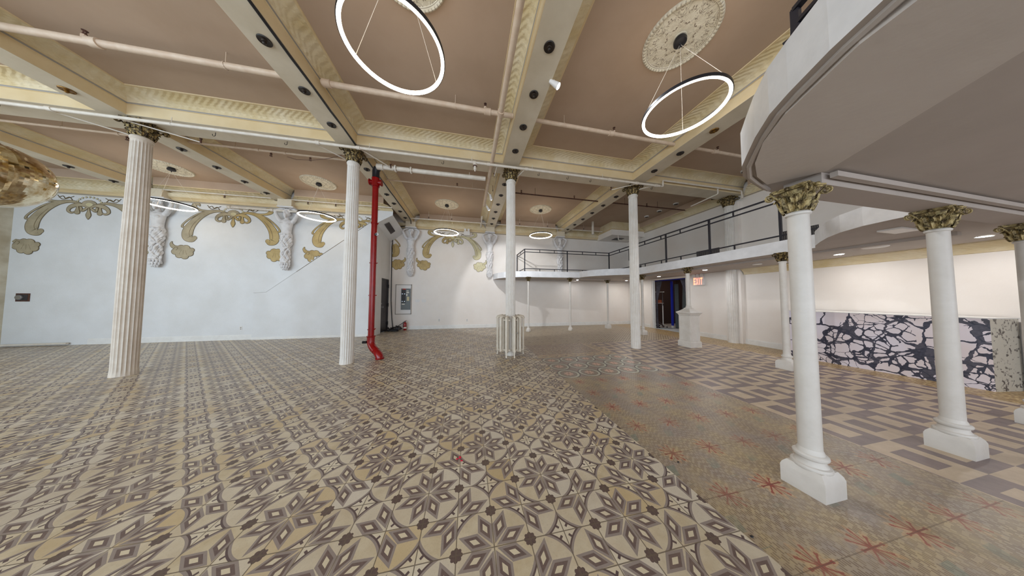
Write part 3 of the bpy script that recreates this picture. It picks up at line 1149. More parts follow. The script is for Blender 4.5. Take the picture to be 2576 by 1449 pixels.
ring_lamp(2.62, 2.12, 3.70, 'glowing ring lamp below the large rosette, nearest to the rounded balcony', 2.72, 2.21)
ring_lamp(-.70, 2.13, 3.70, 'large glowing ring lamp cut by the top of the view, left of the radiator beam')
ring_lamp(-4.22, 2.10, 3.70, 'glowing ring lamp of which only the edge shows in the upper left corner')
ring_lamp(-7.85, 7.36, 3.79, 'glowing ring lamp just behind the left fluted column')
ring_lamp(-4.48, 7.44, 3.76, 'glowing ring lamp left of the column with the red pipe, before the second statue')
ring_lamp(-.81, 8.22, 3.745, 'glowing ring lamp in front of the back wall mural')
ring_lamp(2.77, 7.94, 3.775, 'glowing ring lamp over the railing of the far balcony')
rosette(2.72, 2.21, 'large white leaf rosette on the ceiling above the ring lamp nearest the balcony')
rosette(-.66, 2.22, 'white leaf rosette cut off by the top of the view, above the middle ring lamp')
rosette(-7.98, 7.40, 'white leaf rosette on the ceiling beside the left fluted column')
rosette(-4.48, 7.44, 'white leaf rosette left of the column with the red pipe')
rosette(-.81, 8.22, 'white leaf rosette above the ring lamp in front of the back wall mural')
rosette(2.77, 7.94, 'white leaf rosette above the ring lamp over the far balcony')

# ================================================================== MIRROR BALL
t = thing('mirror_ball', 'big gold-toned mirror ball hanging at the left edge of the view', 'mirror ball', (-7.49, 4.90, 3.29))
s = MB()
nb = 84
rows = []
for i in range(nb // 2 + 1):
    ph = PI * i / (nb // 2)
    rr = max(.515 * math.sin(ph), .002)
    rows.append([(rr * math.cos(2 * PI * k / nb), rr * math.sin(2 * PI * k / nb), -.515 * math.cos(ph)) for k in range(nb)])
s.grid(rows, 'mirror', True, True)
s.obj('ball', t, False)
s = MB()
s.lathe([(.09, .50), (.09, .53), (.05, .54), (.02, .56)], 'steel', n=20)
s.obj('cap', t, True)
s = MB()
s.tube([(0, 0, .55), (0, 0, 1.15)], .006, 'steel', 6)
s.lathe([(.06, 1.13), (.06, 1.184)], 'black', n=16)
s.obj('chain', t)

# ================================================================== PIPES
def pipe_run(label, pts, r, m, couplings=(), heads=(), rods=(), group='painted sprinkler pipes', name='sprinkler_pipe', headdir=1, segs=None):
    """pts: polyline; couplings / heads / rods: x positions (runs along x) """
    p0 = Vector(pts[0])
    t = thing(name, label, 'pipe', tuple(p0), 0, group)
    L = lambda q: Vector(q) - p0
    if segs:
        for a_, c_ in segs:
            s = MB()
            s.tube([L((a_, pts[0][1], pts[0][2])), L((c_, pts[0][1], pts[0][2]))], r, m, 12)
            s.obj('pipe', t, True)
    else:
        s = MB()
        full = []
        for i, q in enumerate(pts):          # round the corners
            if 0 < i < len(pts) - 1:
                a_, c_ = Vector(pts[i - 1]), Vector(pts[i + 1])
                q = Vector(q)
                k = min(r * 2, (q - a_).length * .4, (q - c_).length * .4)
                A, C_ = q + (a_ - q).normalized() * k, q + (c_ - q).normalized() * k
                full += [A - p0, A.lerp(q, .6).lerp(q.lerp(C_, .4), .5) - p0, C_ - p0]
            else:
                full.append(L(q))
        s.tube(full, r, m, 12)
        s.obj('pipe', t, True)
    y, z = pts[0][1], pts[0][2]
    for xx in couplings:
        s = MB()
        q = L((xx, y, z))
        s.lathe([(r * 1.02, q.x - r * 1.3), (r * 1.35, q.x - r * 1.2), (r * 1.3, q.x - r * .8), (r * 1.3, q.x + r * .8), (r * 1.35, q.x + r * 1.2), (r * 1.02, q.x + r * 1.3)], m, c=(q.y, q.z), n=14, axis='x')
        s.obj('coupling', t, True)
    for xx in heads:
        s = MB()
        q = L((xx, y, z))
        d = headdir
        s.tube([q, q + Vector((0, 0, d * r * 1.8))], r * .62, m, 8)
        s.tube([q + Vector((0, 0, d * r * 1.6)), q + Vector((0, 0, d * (r * 1.6 + .03)))], .019, 'rust', 8)
        zt = q.z + d * (r * 1.6 + .03)
        s.tube([(q.x - .012, q.y, zt), (q.x - .016, q.y, zt + d * .018), (q.x, q.y, zt + d * .034)], .006, 'rust', 5)
        s.tube([(q.x + .012, q.y, zt), (q.x + .016, q.y, zt + d * .018), (q.x, q.y, zt + d * .034)], .006, 'rust', 5)
        s.lathe([(.024, zt + d * .034), (.026, zt + d * .040)], 'rust', c=(q.x, q.y), n=10)
        s.obj('sprinkler_head', t)
    for xx in rods:
        s = MB()
        q = L((xx, y, z))
        s.lathe([(r * 1.12, q.x - .008), (r * 1.12, q.x + .008)], m, c=(q.y, q.z), n=14, axis='x', cap=False)
        s.tube([q + Vector((0, 0, r)), Vector((q.x, q.y, (ZCEIL if z > 4.45 else ZBM) - p0.z))], .005, m, 6)
        s.obj('hanger_rod', t)
    return t


fx = lambda a, c_: (a + HW + .003, c_ - HW - .003)
ys, zs = 3.66, 4.62
bay = [(-2.22, .76), fx(.955, 4.455), (4.65, XR), fx(-5.98, -2.46), (XL, -9.65), fx(-9.45, -5.98)]
pipe_run('cream sprinkler pipe crossing the near ceiling bay between the radiator beam and the red-pipe beam', [(bay[0][0], ys, zs), (bay[0][1], ys, zs)], .042, 'pipe', (-2.15, .3), (.26,), (-.25,))
pipe_run('cream sprinkler pipe crossing the near ceiling bay below the ring lamp by the balcony', [(bay[1][0], ys, zs), (bay[1][1], ys, zs)], .036, 'pipe', (2.75,), (2.82,), (1.75,))
pipe_run('cream sprinkler pipe in the ceiling bay behind the rounded balcony fascia', [(bay[2][0], ys, zs), (bay[2][1], ys, zs)], .032, 'pipe', (5.35,), (5.45,), (6.6,))
pipe_run('cream sprinkler pipe crossing the near ceiling bay between the left beam and the red-pipe beam', [(bay[3][0], ys, zs), (bay[3][1], ys, zs)], .042, 'pipe', (-4.75,), (-4.85,), (-3.4,))
pipe_run('cream sprinkler pipe at the upper left edge of the view', [(bay[5][0], ys, zs), (bay[5][1], ys, zs)], .034, 'pipe', (-8.5,), (), (-7.5,))
y2, z2_ = 4.74, 4.355
t = pipe_run('long thin white pipe hung along the front of the main beam past the column capitals', [(-11.9, y2, z2_), (5.02, y2, z2_)], .027, 'pipewhite', (-9, -6.6, -2.2, -2.9, .1, .42, 1.3, 3.5, 4.3, 4.9), (), (-5.1, -2.0, .05, 1.45, 3.3, -8.0))
for xx, dx, dy in ((-6.7, .55, .45), (-5.85, .75, .42), (-3.0, .42, .5), (-2.2, .42, .55), (.62, -.02, .42), (1.28, -.14, .42), (4.35, -.5, .42), (4.85, -.45, .45)):
    s = MB()
    s.tube([(xx + 11.9, 0, 0), (xx + 11.9 + dx, dy, -.02)], .011, 'pipewhite', 8)
    s.tube([(xx + 11.9 + dx, dy, -.03), (xx + 11.9 + dx, dy, .05)], .014, 'rust', 8)
    s.lathe([(.022, .05), (.022, .056)], 'rust', c=(xx + 11.9 + dx, dy), n=10)
    s.obj('branch', t)['label'] = 'short white side pipe with a rusty sprinkler head'
s = MB()
s.tube([(.12, y2, z2_ - .02), (.12, y2, z2_ - .06)], .038, 'pipewhite', 14)
s.tube([(.12, y2, z2_ - .06), (.12, y2, z2_ - .17)], .028, 'pipewhite', 14)
s.lathe([(.046, z2_ - .075), (.046, z2_ - .09)], 'rust', c=(.12, y2), n=14)
s.tube([(.12, y2, z2_ - .17), (.12, y2, z2_ - .20)], .014, 'pipewhite', 8)
tag(s.obj('pipe_valve', None, True), 'white valve hanging from the long thin pipe left of the radiator column', 'valve')
pipe_run('white pipe stepping up from the long pipe and running to the right wall', [(5.04, y2, z2_), (5.12, y2, z2_), (5.12, y2, 4.52), (7.9, y2, 4.52), (7.9, y2, 4.30)], .021, 'pipewhite', (), (), ())
pipe_run('bent white branch pipe in front of the capital at the right wall', [(7.0, y2, 4.49), (7.0, y2, 4.34), (7.0, 5.5, 4.30)], .018, 'pipewhite', (), (), ())
t = pipe_run('thick cream pipe running from the red standpipe along the back of the main beam', [(-2.10, 5.36, 4.36), (.40, 5.36, 4.36)], .052, 'pipewhite', (-2.02,), (), (.0,), name='main_pipe')
for xx in (.38, .72):
    s = MB()
    s.lathe([(.06, xx), (.078, xx + .01), (.078, xx + .04), (.06, xx + .05)], 'pipewhite', n=16, axis='x')
    for k in range(6):
        a_ = k * PI / 3
        s.tube([(xx - .004, .068 * math.cos(a_), .068 * math.sin(a_)), (xx + .054, .068 * math.cos(a_), .068 * math.sin(a_))], .008, 'rust', 6)
    s.obj('flange', t, True)
for xx in (-5.0, -3.6):
    pass
pipe_run('cream pipe running under the beams alongside the radiator column beam', [(.50, -3.4, 4.428), (.50, 7.15, 4.428)], .043, 'pipe', (), (), (), name='main_pipe')
s = MB()
s.tube([(.50, 3.38, 4.428), (.50, 3.46, 4.428)], .056, 'pipe', 14)
tag(s.obj('pipe_coupling', None, True), 'thick cream coupling sleeve on the pipe beside the radiator column beam', 'pipe coupling')
# sprinkler lines beyond the main beam
for (a_, c_), lb, cp, hd in ((fx(-9.45, -5.98), 'thin mauve sprinkler pipe beyond the main beam, left of the left fluted column', (-6.9,), (-6.75, -8.7)), (fx(-5.98, -2.46), 'thin mauve sprinkler pipe beyond the main beam, left of the column with the red pipe', (-4.1, -4.6), (-4.35, -3.6))):
    pipe_run(lb, [(a_, 5.66, 4.60), (c_, 5.66, 4.60)], .024, 'pipe', cp, hd, (-7.7,) if a_ < -6 else (-5.0,), headdir=-1)
for (a_, c_), lb, hd in (((-2.26, .46), 'thin mauve sprinkler pipe beyond the main beam, left of the radiator column', (-.35,)), (fx(.955, 4.455), 'thin rusty sprinkler pipe beyond the main beam, right of the radiator column', (1.6, 3.4)), ((4.65, 8.0), 'thin rusty sprinkler pipe beyond the main beam, over the right balcony', (6.2,))):
    pipe_run(lb, [(a_, 6.40, 4.60), (c_, 6.40, 4.60)], .020, 'pipe' if a_ < 0 else 'rust', (hd[0],), hd, (hd[0] - .9, hd[0] + .45), headdir=1)
for (a_, c_), lb, hd in ((fx(-9.45, -5.98), 'thin cream pipe high on the mural wall, behind the left fluted column', (-7.4,)), (fx(-5.98, -2.46), 'thin cream pipe high on the mural wall, behind the glowing ring and the red pipe', (-5.2, -4.4))):
    pipe_run(lb, [(a_, 8.16, 4.50), (c_, 8.16, 4.50)], .020, 'pipewhite', hd, hd, hd, headdir=-1)
for (a_, c_), lb, hd in ((fx(-2.46, .955), 'cream pipe along the foot of the back bay, over the back wall mural', (-1.6, -.7, .5)), (fx(.955, 4.455), 'cream pipe along the foot of the back bay, over the far balcony', (2.2, 3.5)), ((4.65, 6.28), 'thin rusty pipe at the back of the bay beside the duct box', (5.3,))):
    pipe_run(lb, [(a_, 9.10, 4.50), (c_, 9.10, 4.50)], .020, 'pipewhite', (hd[0],), hd, hd)
pipe_run('white insulated pipe on the mural wall just under the cornice', [(-7.35, 8.2, 4.13), (-4.3, 8.2, 4.13)], .035, 'pipewhite', (-7.3, -6.2), (), (), name='drain_pipe')
pipe_run('short white vertical pipe end hanging at the corner of the balcony ceiling', [(5.55, 8.75, ZCEIL), (5.55, 8.75, 4.22)], .05, 'pipewhite', (), (), (), name='drain_pipe')
pipe_run('short white pipe hanging under the cream duct box', [(6.75, 8.6, 4.20), (6.75, 8.6, 4.0), (7.9, 8.6, 4.0), (7.9, 8.6, 4.20)], .02, 'pipewhite', (), (), (), name='drain_pipe')
pipe_run('white vertical pipe stub in front of the back wall beside the middle statue', [(.50, 8.35, 4.50), (.50, 9.08, 4.30), (.50, 9.10, 4.49)], .028, 'pipewhite', (), (), (), name='drain_pipe')

# hooks under the main beam
hk = None
for k, (xx, where) in enumerate(((-4.75, 'left of the column with the red pipe'), (-3.6, 'close left of the column with the red pipe'), (-.58, 'left of the radiator column'), (1.72, 'just right of the radiator column'), (2.5, 'midway between the radiator column and the next'), (3.15, 'left of the column on the framed tiles'), (5.05, 'right of the column on the framed tiles'))):
    s = MB()
    pts = [(0, 0, 0), (0, 0, -.05)] + [(-.022 + .022 * math.cos(a_), 0, -.05 - .022 * math.sin(a_)) for a_ in [PI * i / 7 for i in range(1, 8)]] + [(-.044, 0, -.035)]
    if hk is None:
        s.tube(pts, .0045, 'black', 6)
        hk = s.obj('hook', None, True)
        o_ = hk
    else:
        o_ = hk.copy(); COL.objects.link(o_)
    o_.location = (xx, 5.02, ZBM - .004)
    tag(o_, 'small black hook under the main beam, ' + where, 'hook', 'hooks under the main beam')

# red standpipe
sx, sy2 = -2.14, 5.44
t = thing('red_standpipe', 'glossy red vertical standpipe beside the second fluted column, bent at its foot', 'standpipe', (sx, sy2, 0))
s = MB()
s.tube([(0, 0, .44), (0, 0, 4.28)], .062, 'red', 20)
s.obj('pipe', t, True)
s = MB()
s.tube([(0, 0, .46), (0, 0, .36), (.01, -.01, .30), (.04, -.03, .25), (.085, -.07, .2), (.16, -.13, .155)], .078, 'red', 18)
s.lathe([(.084, .45), (.09, .46), (.09, .475), (.06, .48)], 'red', n=20)
s.obj('upper_elbow', t, True)
s = MB()
s.tube([(.12, -.10, .185), (.19, -.155, .135), (.24, -.195, .09), (.262, -.21, .05), (.27, -.215, .0)], [.066, .074, .078, .076, .078], 'red', 18)
s.lathe([(.088, .01), (.09, .03), (.06, .035)], 'red', c=(.268, -.215), n=20)
s.obj('lower_elbow', t, True)
for zz in (.62, 1.39, 2.13, 3.05):
    s = MB()
    s.lathe([(.062, zz - .012), (.074, zz - .01), (.074, zz + .01), (.062, zz + .012)], 'red', n=20)
    s.tube([(.06, -.02, zz), (.10, -.03, zz + (.02 if zz < 1 else 0))], .010, 'red', 6)
    s.obj('pipe_clamp', t, True)
s = MB()
s.tube([(-.12, 0, 4.02), (.12, 0, 4.02)], .055, 'red', 16)
s.lathe([(.075, -.13), (.075, -.11)], 'red', c=(0, 4.02), n=14, axis='x')
s.lathe([(.075, .11), (.075, .13)], 'red', c=(0, 4.02), n=14, axis='x')
s.tube([(0, 0, 3.92), (0, 0, 4.12)], .082, 'red', 18)
s.obj('tee_fitting', t, True)
s = MB()
s.tube([(0, 0, 4.13), (0, 0, 4.30), (.04, -.02, 4.36)], .075, 'black', 16)
s.obj('top_joint', t, True)['label'] = 'sooty black joint at the top'
s = MB()
s.tube([(.05, -.05, 2.78), (.10, -.09, 2.78)], .028, 'black', 12)
s.lathe([(.035, -.10), (.035, -.075)], 'steel', c=(.10, 2.78), n=12, axis='y')
s.obj('test_valve', t, True)['label'] = 'small black valve with a gauge'
s = MB()
s.tube([(-.08, -.02, .34), (-.16, -.02, .34)], .03, 'black', 10)
s.obj('drain_valve', t, True)

# cables
s = MB()
pts = [(-2.285, y, 4.462 + .008 * math.sin(y * 9)) for y in [i * .4 for i in range(0, 23)]]
pts += [(-2.30, 9.2, 4.44), (-2.36, 9.5, 4.36), (-2.55, 9.6, 4.33), (-2.9, 9.6, 4.26), (-3.06, 9.6, 4.10), (-3.10, 9.6, 3.4), (-3.09, 9.6, 2.4), (-3.08, 9.6, 1.2), (-3.03, 9.58, .5), (-2.98, 9.55, .12)]
s.tube(pts, .017, 'black', 7)
tag(s.obj('power_cable', None, True), 'black cable fixed along the red-pipe beam and down the corner beside the breaker panel', 'cable')
s = MB()
for k in range(11):
    a0, rr = random.random() * 6.28, .10 + .16 * random.random()
    cx, cy_ = -2.84 + random.uniform(-.14, .14), 9.36 + random.uniform(-.12, .1)
    s.tube([(cx + rr * math.cos(a0 + q * .7) * 1.1, cy_ + rr * .7 * math.sin(a0 + q * .7), .016 + .012 * k * (1 + .5 * math.sin(q * 1.3 + k))) for q in range(9)], .014, 'black', 6)
tag(s.obj('cable_heap', None, True), 'tangled heap of black cables on the floor in the corner by the dark door', 'cable')
s = MB()
s.tube([(-2.80, 9.45, .14), (-2.72, 9.47, .20), (-2.62, 9.5, .27), (-2.56, 9.53, .31), (-2.52, 9.55, .31)], .012, 'black', 7)
tag(s.obj('loose_cable', None, True), 'single black cable rising from the cable heap towards the extinguisher', 'cable')
s = MB()
s.tube([(-4.05, 5.66, 4.52), (-3.8, 5.55, 4.42), (-3.4, 5.4, 4.36), (-3.0, 5.28, 4.38), (-2.72, 5.2, 4.44)], .005, 'rust', 5)
tag(s.obj('slack_wire', None, True), 'slack brown wire drooping from the ceiling pipe to the capital by the red pipe', 'wire')

# ================================================================== SPOTLIGHTS
def clip_spot(label, loc, tgt, power, cone):
    t = thing('clip_spotlight', label, 'spotlight', loc, 0, 'white clip spotlights')
    d = (Vector(tgt) - Vector(loc)).normalized()
    s = MB()
    s.tube([d * -.10, d * -.06, d * .0, d * .05], [.026, .03, .04, .046], 'plastic', 16)
    s.obj('lamp_head', t, True)
    s = MB()
    s.tube([d * .0505, d * .056], [.040, .036], 'bulb', 16)
    s.obj('bulb', t, True)
    s = MB()
    s.tube([(0, 0, .0), (-.02, 0, .06), (-.10 if loc[1] > 5 else -.05, .01, .17 if loc[1] > 5 else .06)], .008, 'plastic', 8)
    s.obj('bracket', t, True)
    spot('spot_lamp', tuple(Vector(loc) + d * .07), tgt, power, (.93, .96, 1), cone, .3)
    return t


clip_spot('lit white spotlight clipped beside the beam above the radiator column, nearest the view', (1.20, 2.78, 4.42), (4.3, 1.9, 2.0), 170, 95)
clip_spot('lit white spotlight at the end of the cream pipe, left of the radiator column', (.62, 6.12, 4.24), (2.2, 9.66, 1.2), 260, 72)
clip_spot('second lit spotlight just behind the first one, left of the radiator column', (.62, 7.0, 4.28), (3.2, 9.6, 1.6), 60, 60)

# recessed lights under the balcony (they light the right wall)
t = thing('recessed_light', 'x', 'downlight', (0, 0, -5), 0, 'recessed lights in the balcony soffit')
s = MB()
s.lathe([(.055, -.002), (.062, -.008), (.066, 0)], 'plastic', n=20, cap=False)
s.obj('trim_ring', t, True)
s = MB()
s.lathe([(.001, -.006), (.052, -.006), (.054, -.001)], 'led', n=20)
s.obj('lens', t, True)
RL = [(7.30, 7.04, 'recessed lit downlight in the balcony soffit over the dark doorway'), (7.12, 5.24, 'recessed lit downlight in the balcony soffit above the exit sign'), (7.35, 2.9, 'recessed downlight in the balcony soffit above the far end of the marbled bar'),
      (7.35, 1.65, 'recessed downlight in the balcony soffit above the near end of the marbled bar'), (7.3, 8.8, 'recessed downlight in the balcony soffit near the far corner'), (4.9, 9.0, 'recessed downlight in the far balcony soffit before the back wall')]
for k, (x, y, lb) in enumerate(RL):
    o_ = t if k == 0 else dup(t, (0, 0, 0))
    o_.location = (x, y, zb(y) - .001)
    o_['label'] = lb
    l_ = area('downlight_%d' % k, (x, y, zb(y) - .03), (0, 0, 0), .1, .1, 8 if k < 5 else 3, (1, .96, .92) if k not in (0, 1) else (.94, .96, 1))
# round white access covers in the soffit
t = None
for k, (x, y, w, lb) in enumerate(((7.25, 4.1, .09, 'round white speaker cover in the balcony soffit right of the exit sign'), (6.9, 2.35, .13, 'flush white cover in the balcony soffit above the marbled bar'), (5.55, 1.72, .14, 'pale rectangular hatch in the soffit of the second rounded balcony part'))):
    s = MB()
    if k < 2:
        s.lathe([(w, -.001), (w, -.012), (w * .9, -.02), (.01, -.022)], 'plastic', n=24)
    else:
        s.box((-w * 1.4, -w * .6, -.02), (w * 1.4, w * .6, 0), 'plastic')
    tag(s.obj('soffit_cover', None, True, (x, y, zb(y) - .001)), lb, 'ceiling cover')

# ================================================================== RADIATOR round the column
t = thing('column_radiator', 'round cream cast-iron radiator wrapped about the base of the third fluted column', 'radiator', (1.00, 5.06, 0))
NS = 13
for k in range(NS):
    a_ = R(-97) + 2 * PI * (k + .5) / NS * .98
    ca, sa = math.cos(a_), math.sin(a_)
    rot = lambda r_, w, z: (r_ * ca - w * sa, r_ * sa + w * ca, z)
    s = MB()
    # a section: a flat loop of two tubes joined at top and bottom, standing radially
    for rr in (.175, .245, .315):
        s.tube([rot(rr, 0, .13), rot(rr, 0, .88)], .023, 'radiator', 10)
    s.tube([rot(.165, 0, .86), rot(.18, 0, .895), rot(.245, 0, .915), rot(.31, 0, .895), rot(.325, 0, .86)], .029, 'radiator', 10)
    s.tube([rot(.165, 0, .15), rot(.245, 0, .12), rot(.325, 0, .15)], .029, 'radiator', 10)
    sec_ = s.obj('radiator_section', t, True)
    if k % 3 == 0:
        s = MB()
        s.tube([rot(.30, 0, .15), rot(.305, 0, .06), rot(.315, 0, .0)], [.026, .016, .02], 'radiator', 10)
        s.obj('leg', sec_, True)
for zz in (.15, .83):
    s = MB()
    s.tube([(.235 * math.cos(R(-88 + 346 * q / 40)), .235 * math.sin(R(-88 + 346 * q / 40)), zz) for q in range(41)], .02, 'radiator', 8)
    s.obj('connecting_pipe', t, True)
s = MB()
s.lathe([(.006, -.37), (.016, -.362), (.016, -.345), (.008, -.335)], 'steel', c=(.09, .56), n=12, axis='y')
s.obj('air_valve', t, True)

# ================================================================== BALCONY RAILINGS
def railing(label, pts, posts, zf, low=False, pick=.625, h=.92):
    """pts: plan polyline; full posts at the given fractions / vertices; short pickets between"""
    t = thing('balcony_railing', label, 'railing', (pts[0][0], pts[0][1], zf(pts[0][1])), 0, 'black metal balcony railings')
    P0 = Vector((pts[0][0], pts[0][1], zf(pts[0][1])))
    W = lambda q, z: Vector((q[0], q[1], zf(q[1]) + z)) - P0
    def member(nm, a_, c_, w, hgt, wide=None):
        s = MB()
        if low:
            w, hgt = w * .6, hgt * .7
        d = (c_ - a_)
        L_ = d.length
        d.normalize()
        up = Vector((0, 0, 1)) if abs(d.z) < .9 else Vector((0, 1, 0))
        sd = d.cross(up).normalized()
        up = sd.cross(d).normalized()
        rows = [[q + sd * (w * i) + up * (hgt * j) for i, j in ((-1, -1), (1, -1), (1, 1), (-1, 1))] for q in (a_, c_)]
        s.grid(rows, 'blackrail', True, True)
        return s.obj(nm, t)
    for (q0, q1) in zip(pts, pts[1:]):
        member('top_rail', W(q0, h), W(q1, h), .022, .013)
        member('middle_rail', W(q0, h - (.07 if low else .115)), W(q1, h - (.07 if low else .115)), .013, .013)
        if not low:
            member('bottom_rail', W(q0, .12), W(q1, .12), .013, .013)
    for q in posts:
        member('post', W(q, 0), W(q, h), .018, .018)
        s = MB()
        c_ = W(q, 0)
        s.box((c_.x - .03, c_.y - .03, c_.z), (c_.x + .03, c_.y + .03, c_.z + .008), 'blackrail')
        s.obj('foot_plate', t)
    for (q0, q1) in zip(pts, pts[1:]):
        L_ = math.dist(q0, q1)
        n_ = max(1, round(L_ / pick))
        for i in range(1, n_):
            q = (q0[0] + (q1[0] - q0[0]) * i / n_, q0[1] + (q1[1] - q0[1]) * i / n_)
            if min(math.dist(q, p) for p in posts) < .15:
                continue
            member('picket', W(q, h - (.07 if low else .115)), W(q, h), .011, .011)
            if not low:
                member('picket', W(q, 0), W(q, .12), .011, .011)
    return t


zt_ = lambda y: zb(y) + TH
cA, cB, cC = (2.20, 9.6), (2.25, 8.42), (6.12, 8.42)
railing('black metal railing with post along the front of the far balcony', [cA, cB, cC], [cA, cB, (4.12, 8.42), cC], zt_)
railing('long black metal railing along the right-hand balcony', [(6.12, 8.39), (6.12, 1.9)], [(6.12, 7.0), (6.12, 5.62), (6.12, 4.37), (6.12, 3.08)], zt_, pick=.63)
railing('low black metal railing at the top edge of the rounded balcony end nearest the view', [(1.75, .80), (1.43, .64), (1.31, .34), (1.24, -.1), (1.2, -.9)], [(1.43, .64)], zt_, low=True, h=.14)

# ================================================================== STATUES
def blob_chain(s, pts, m='plaster', n=12):
    """closed tube through (x, y, z, r)"""
    P = [Vector(q[:3]) for q in pts]
    rr = [q[3] for q in pts]
    d0, d1 = (P[1] - P[0]).normalized(), (P[-1] - P[-2]).normalized()
    P = [P[0] - d0 * rr[0] * .7] + P + [P[-1] + d1 * rr[-1] * .7]
    rr = [rr[0] * .5] + rr + [rr[-1] * .5]
    s.tube(P, rr, m, n)


def make_statue(label, loc, group):
    t = thing('caryatid_statue', label, 'statue', loc, 0, group)
    s = MB()
    # torso (width x depth ellipses)
    rows = []
    for z, wx, wy, yo in ((1.02, .135, .10, -.10), (1.12, .138, .10, -.10), (1.24, .122, .09, -.10), (1.36, .135, .10, -.105), (1.47, .160, .11, -.11), (1.56, .172, .105, -.105), (1.61, .15, .085, -.10), (1.65, .07, .07, -.10)):
        rows.append([(wx * math.cos(2 * PI * k / 20), yo + wy * math.sin(2 * PI * k / 20), z) for k in range(20)])
    s.grid(rows, 'plaster', True, True)
    for sd in (-1, 1):
        s.sphere((sd * .068, -.19, 1.48), .052, 'plaster', 12, (1.15, .7, .8))          # chest
        blob_chain(s, [(sd * .145, -.10, 1.56, .062), (sd * .215, -.115, 1.64, .058), (sd * .275, -.125, 1.76, .050), (sd * .318, -.13, 1.88, .040)])
        blob_chain(s, [(sd * .318, -.13, 1.885, .040), (sd * .27, -.12, 1.945, .038), (sd * .19, -.10, 1.985, .030), (sd * .13, -.09, 1.99, .025)])
        for q in range(4):                                                             # fingers over the head
            blob_chain(s, [(sd * .13, -.07 - .016 * q, 1.992, .012), (sd * .085, -.075 - .018 * q, 2.0, .011), (sd * .055, -.075 - .018 * q, 1.99, .009)], n=8)
        s.sphere((sd * .082, -.10, 1.82), .020, 'plaster', 8, (.6, 1, 1.4))              # ears
        s.sphere((sd * .030, -.197, 1.865), .012, 'plaster', 8)                            # eyes
        blob_chain(s, [(sd * .012, -.202, 1.885, .008), (sd * .045, -.192, 1.888, .008)], n=6)  # brows
    for z in (1.18, 1.26, 1.33):
        s.sphere((0, -.185, z), .03, 'plaster', 8, (1.8, .5, .8))
    blob_chain(s, [(0, -.10, 1.60, .058), (0, -.11, 1.72, .052)])
    s.sphere((0, -.115, 1.85), .098, 'plaster', 16, (.86, .95, 1.15))
    blob_chain(s, [(0, -.205, 1.87, .012), (0, -.228, 1.835, .016)], n=8)                 # nose
    blob_chain(s, [(-.028, -.205, 1.808, .009), (0, -.213, 1.806, .010), (.028, -.205, 1.808, .009)], n=8)
    blob_chain(s, [(0, -.19, 1.795, .045), (0, -.20, 1.74, .036), (.01, -.20, 1.68, .018)])  # beard
    for q in range(13):
        a_ = PI * q / 12
        s.sphere((.088 * math.cos(a_), -.14 + .01 * (q % 2), 1.90 + .07 * math.sin(a_)), .026, 'plaster', 8)
    bo = s.obj('body', t, True, flip=True)
    md = bo.modifiers.new('fuse', 'REMESH')
    md.mode = 'VOXEL'
    md.voxel_size = .0085
    md.use_smooth_shade = True
    sm = bo.modifiers.new('soften', 'SMOOTH')
    sm.iterations = 2
    # drapery: twisting folds running down into a leafy tail
    s = MB()
    rows = []
    NA = 110
    for i in range(120):
        z = 1.16 - i * (1.16 - .10) / 119
        q = (1.16 - z) / 1.06
        rx = .128 - .052 * q + .014 * math.sin(q * 9)
        ry = .110 - .035 * q
        row = []
        for k in range(NA):
            a_ = 2 * PI * k / NA
            tw = a_ * 3 + q * 13
            fold = .026 * abs(math.sin(tw)) ** .7 + .012 * math.sin(a_ * 5 - q * 21) + .008 * math.sin(a_ * 9 + q * 40)
            fold *= min(1, q * 6 + .4)
            row.append(((rx + fold) * math.cos(a_), -.10 + (ry + fold) * math.sin(a_) * .95, z))
        rows.append(row)
    s.grid(rows, 'plaster', True, True)
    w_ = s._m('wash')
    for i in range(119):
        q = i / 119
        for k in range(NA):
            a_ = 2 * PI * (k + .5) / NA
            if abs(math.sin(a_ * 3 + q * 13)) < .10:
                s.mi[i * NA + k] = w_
    # rolled sash round the hips and crossing bands
    for ph, z0, z1, rd in ((0, 1.13, 1.17, .024), (1.2, 1.08, .60, .026), (-1.2, .86, .36, .024), (.4, .62, .22, .022)):
        pts = []
        for i in range(19):
            u = i / 18
            a_ = PI + PI * u + (0 if ph == 0 else 0)
            if ph < 0:
                a_ = 2 * PI - PI * u
            z = z0 + (z1 - z0) * u
            q = (1.16 - z) / 1.06
            rx = .142 - .05 * q
            pts.append((rx * math.cos(a_), -.10 + (.128 - .035 * q) * math.sin(a_), z + .012 * math.sin(u * 17)))
        s.tube(pts, [rd * (.7 + .3 * math.sin(i * 1.9)) for i in range(19)], 'plaster', 8)
    s.obj('drapery', t, True)
    s = MB()
    for lv, (zz, rr, nl) in enumerate(((.20, .085, 7), (.12, .07, 6), (.06, .045, 5))):
        for k in range(nl):
            a_ = PI + PI * (k + .5) / nl
            b0 = Vector((rr * .7 * math.cos(a_), -.09 + rr * .7 * math.sin(a_), zz + .05))
            tip = Vector((rr * 1.5 * math.cos(a_), -.09 + rr * 1.3 * math.sin(a_), zz - .05))
            mid = Vector((rr * 1.45 * math.cos(a_), -.09 + rr * 1.35 * math.sin(a_), zz + .01))
            s.tube([b0, b0.lerp(mid, .6), mid, mid.lerp(tip, .6), tip, tip + Vector((0, .01, -.015))], [.018, .026, .028, .022, .014, .005], 'plaster', 9)
    s.sphere((0, -.09, .03), .04, 'plaster', 10, (1, 1, 1.2))
    s.obj('leaf_tail', t, True)
    s = MB()
    s.box((-.22, -.22, 2.02), (.22, 0, 2.055), 'plaster')
    s.box((-.19, -.24, 2.055), (.19, 0, 2.27), 'beam')
    s.obj('corbel', t)
    return t


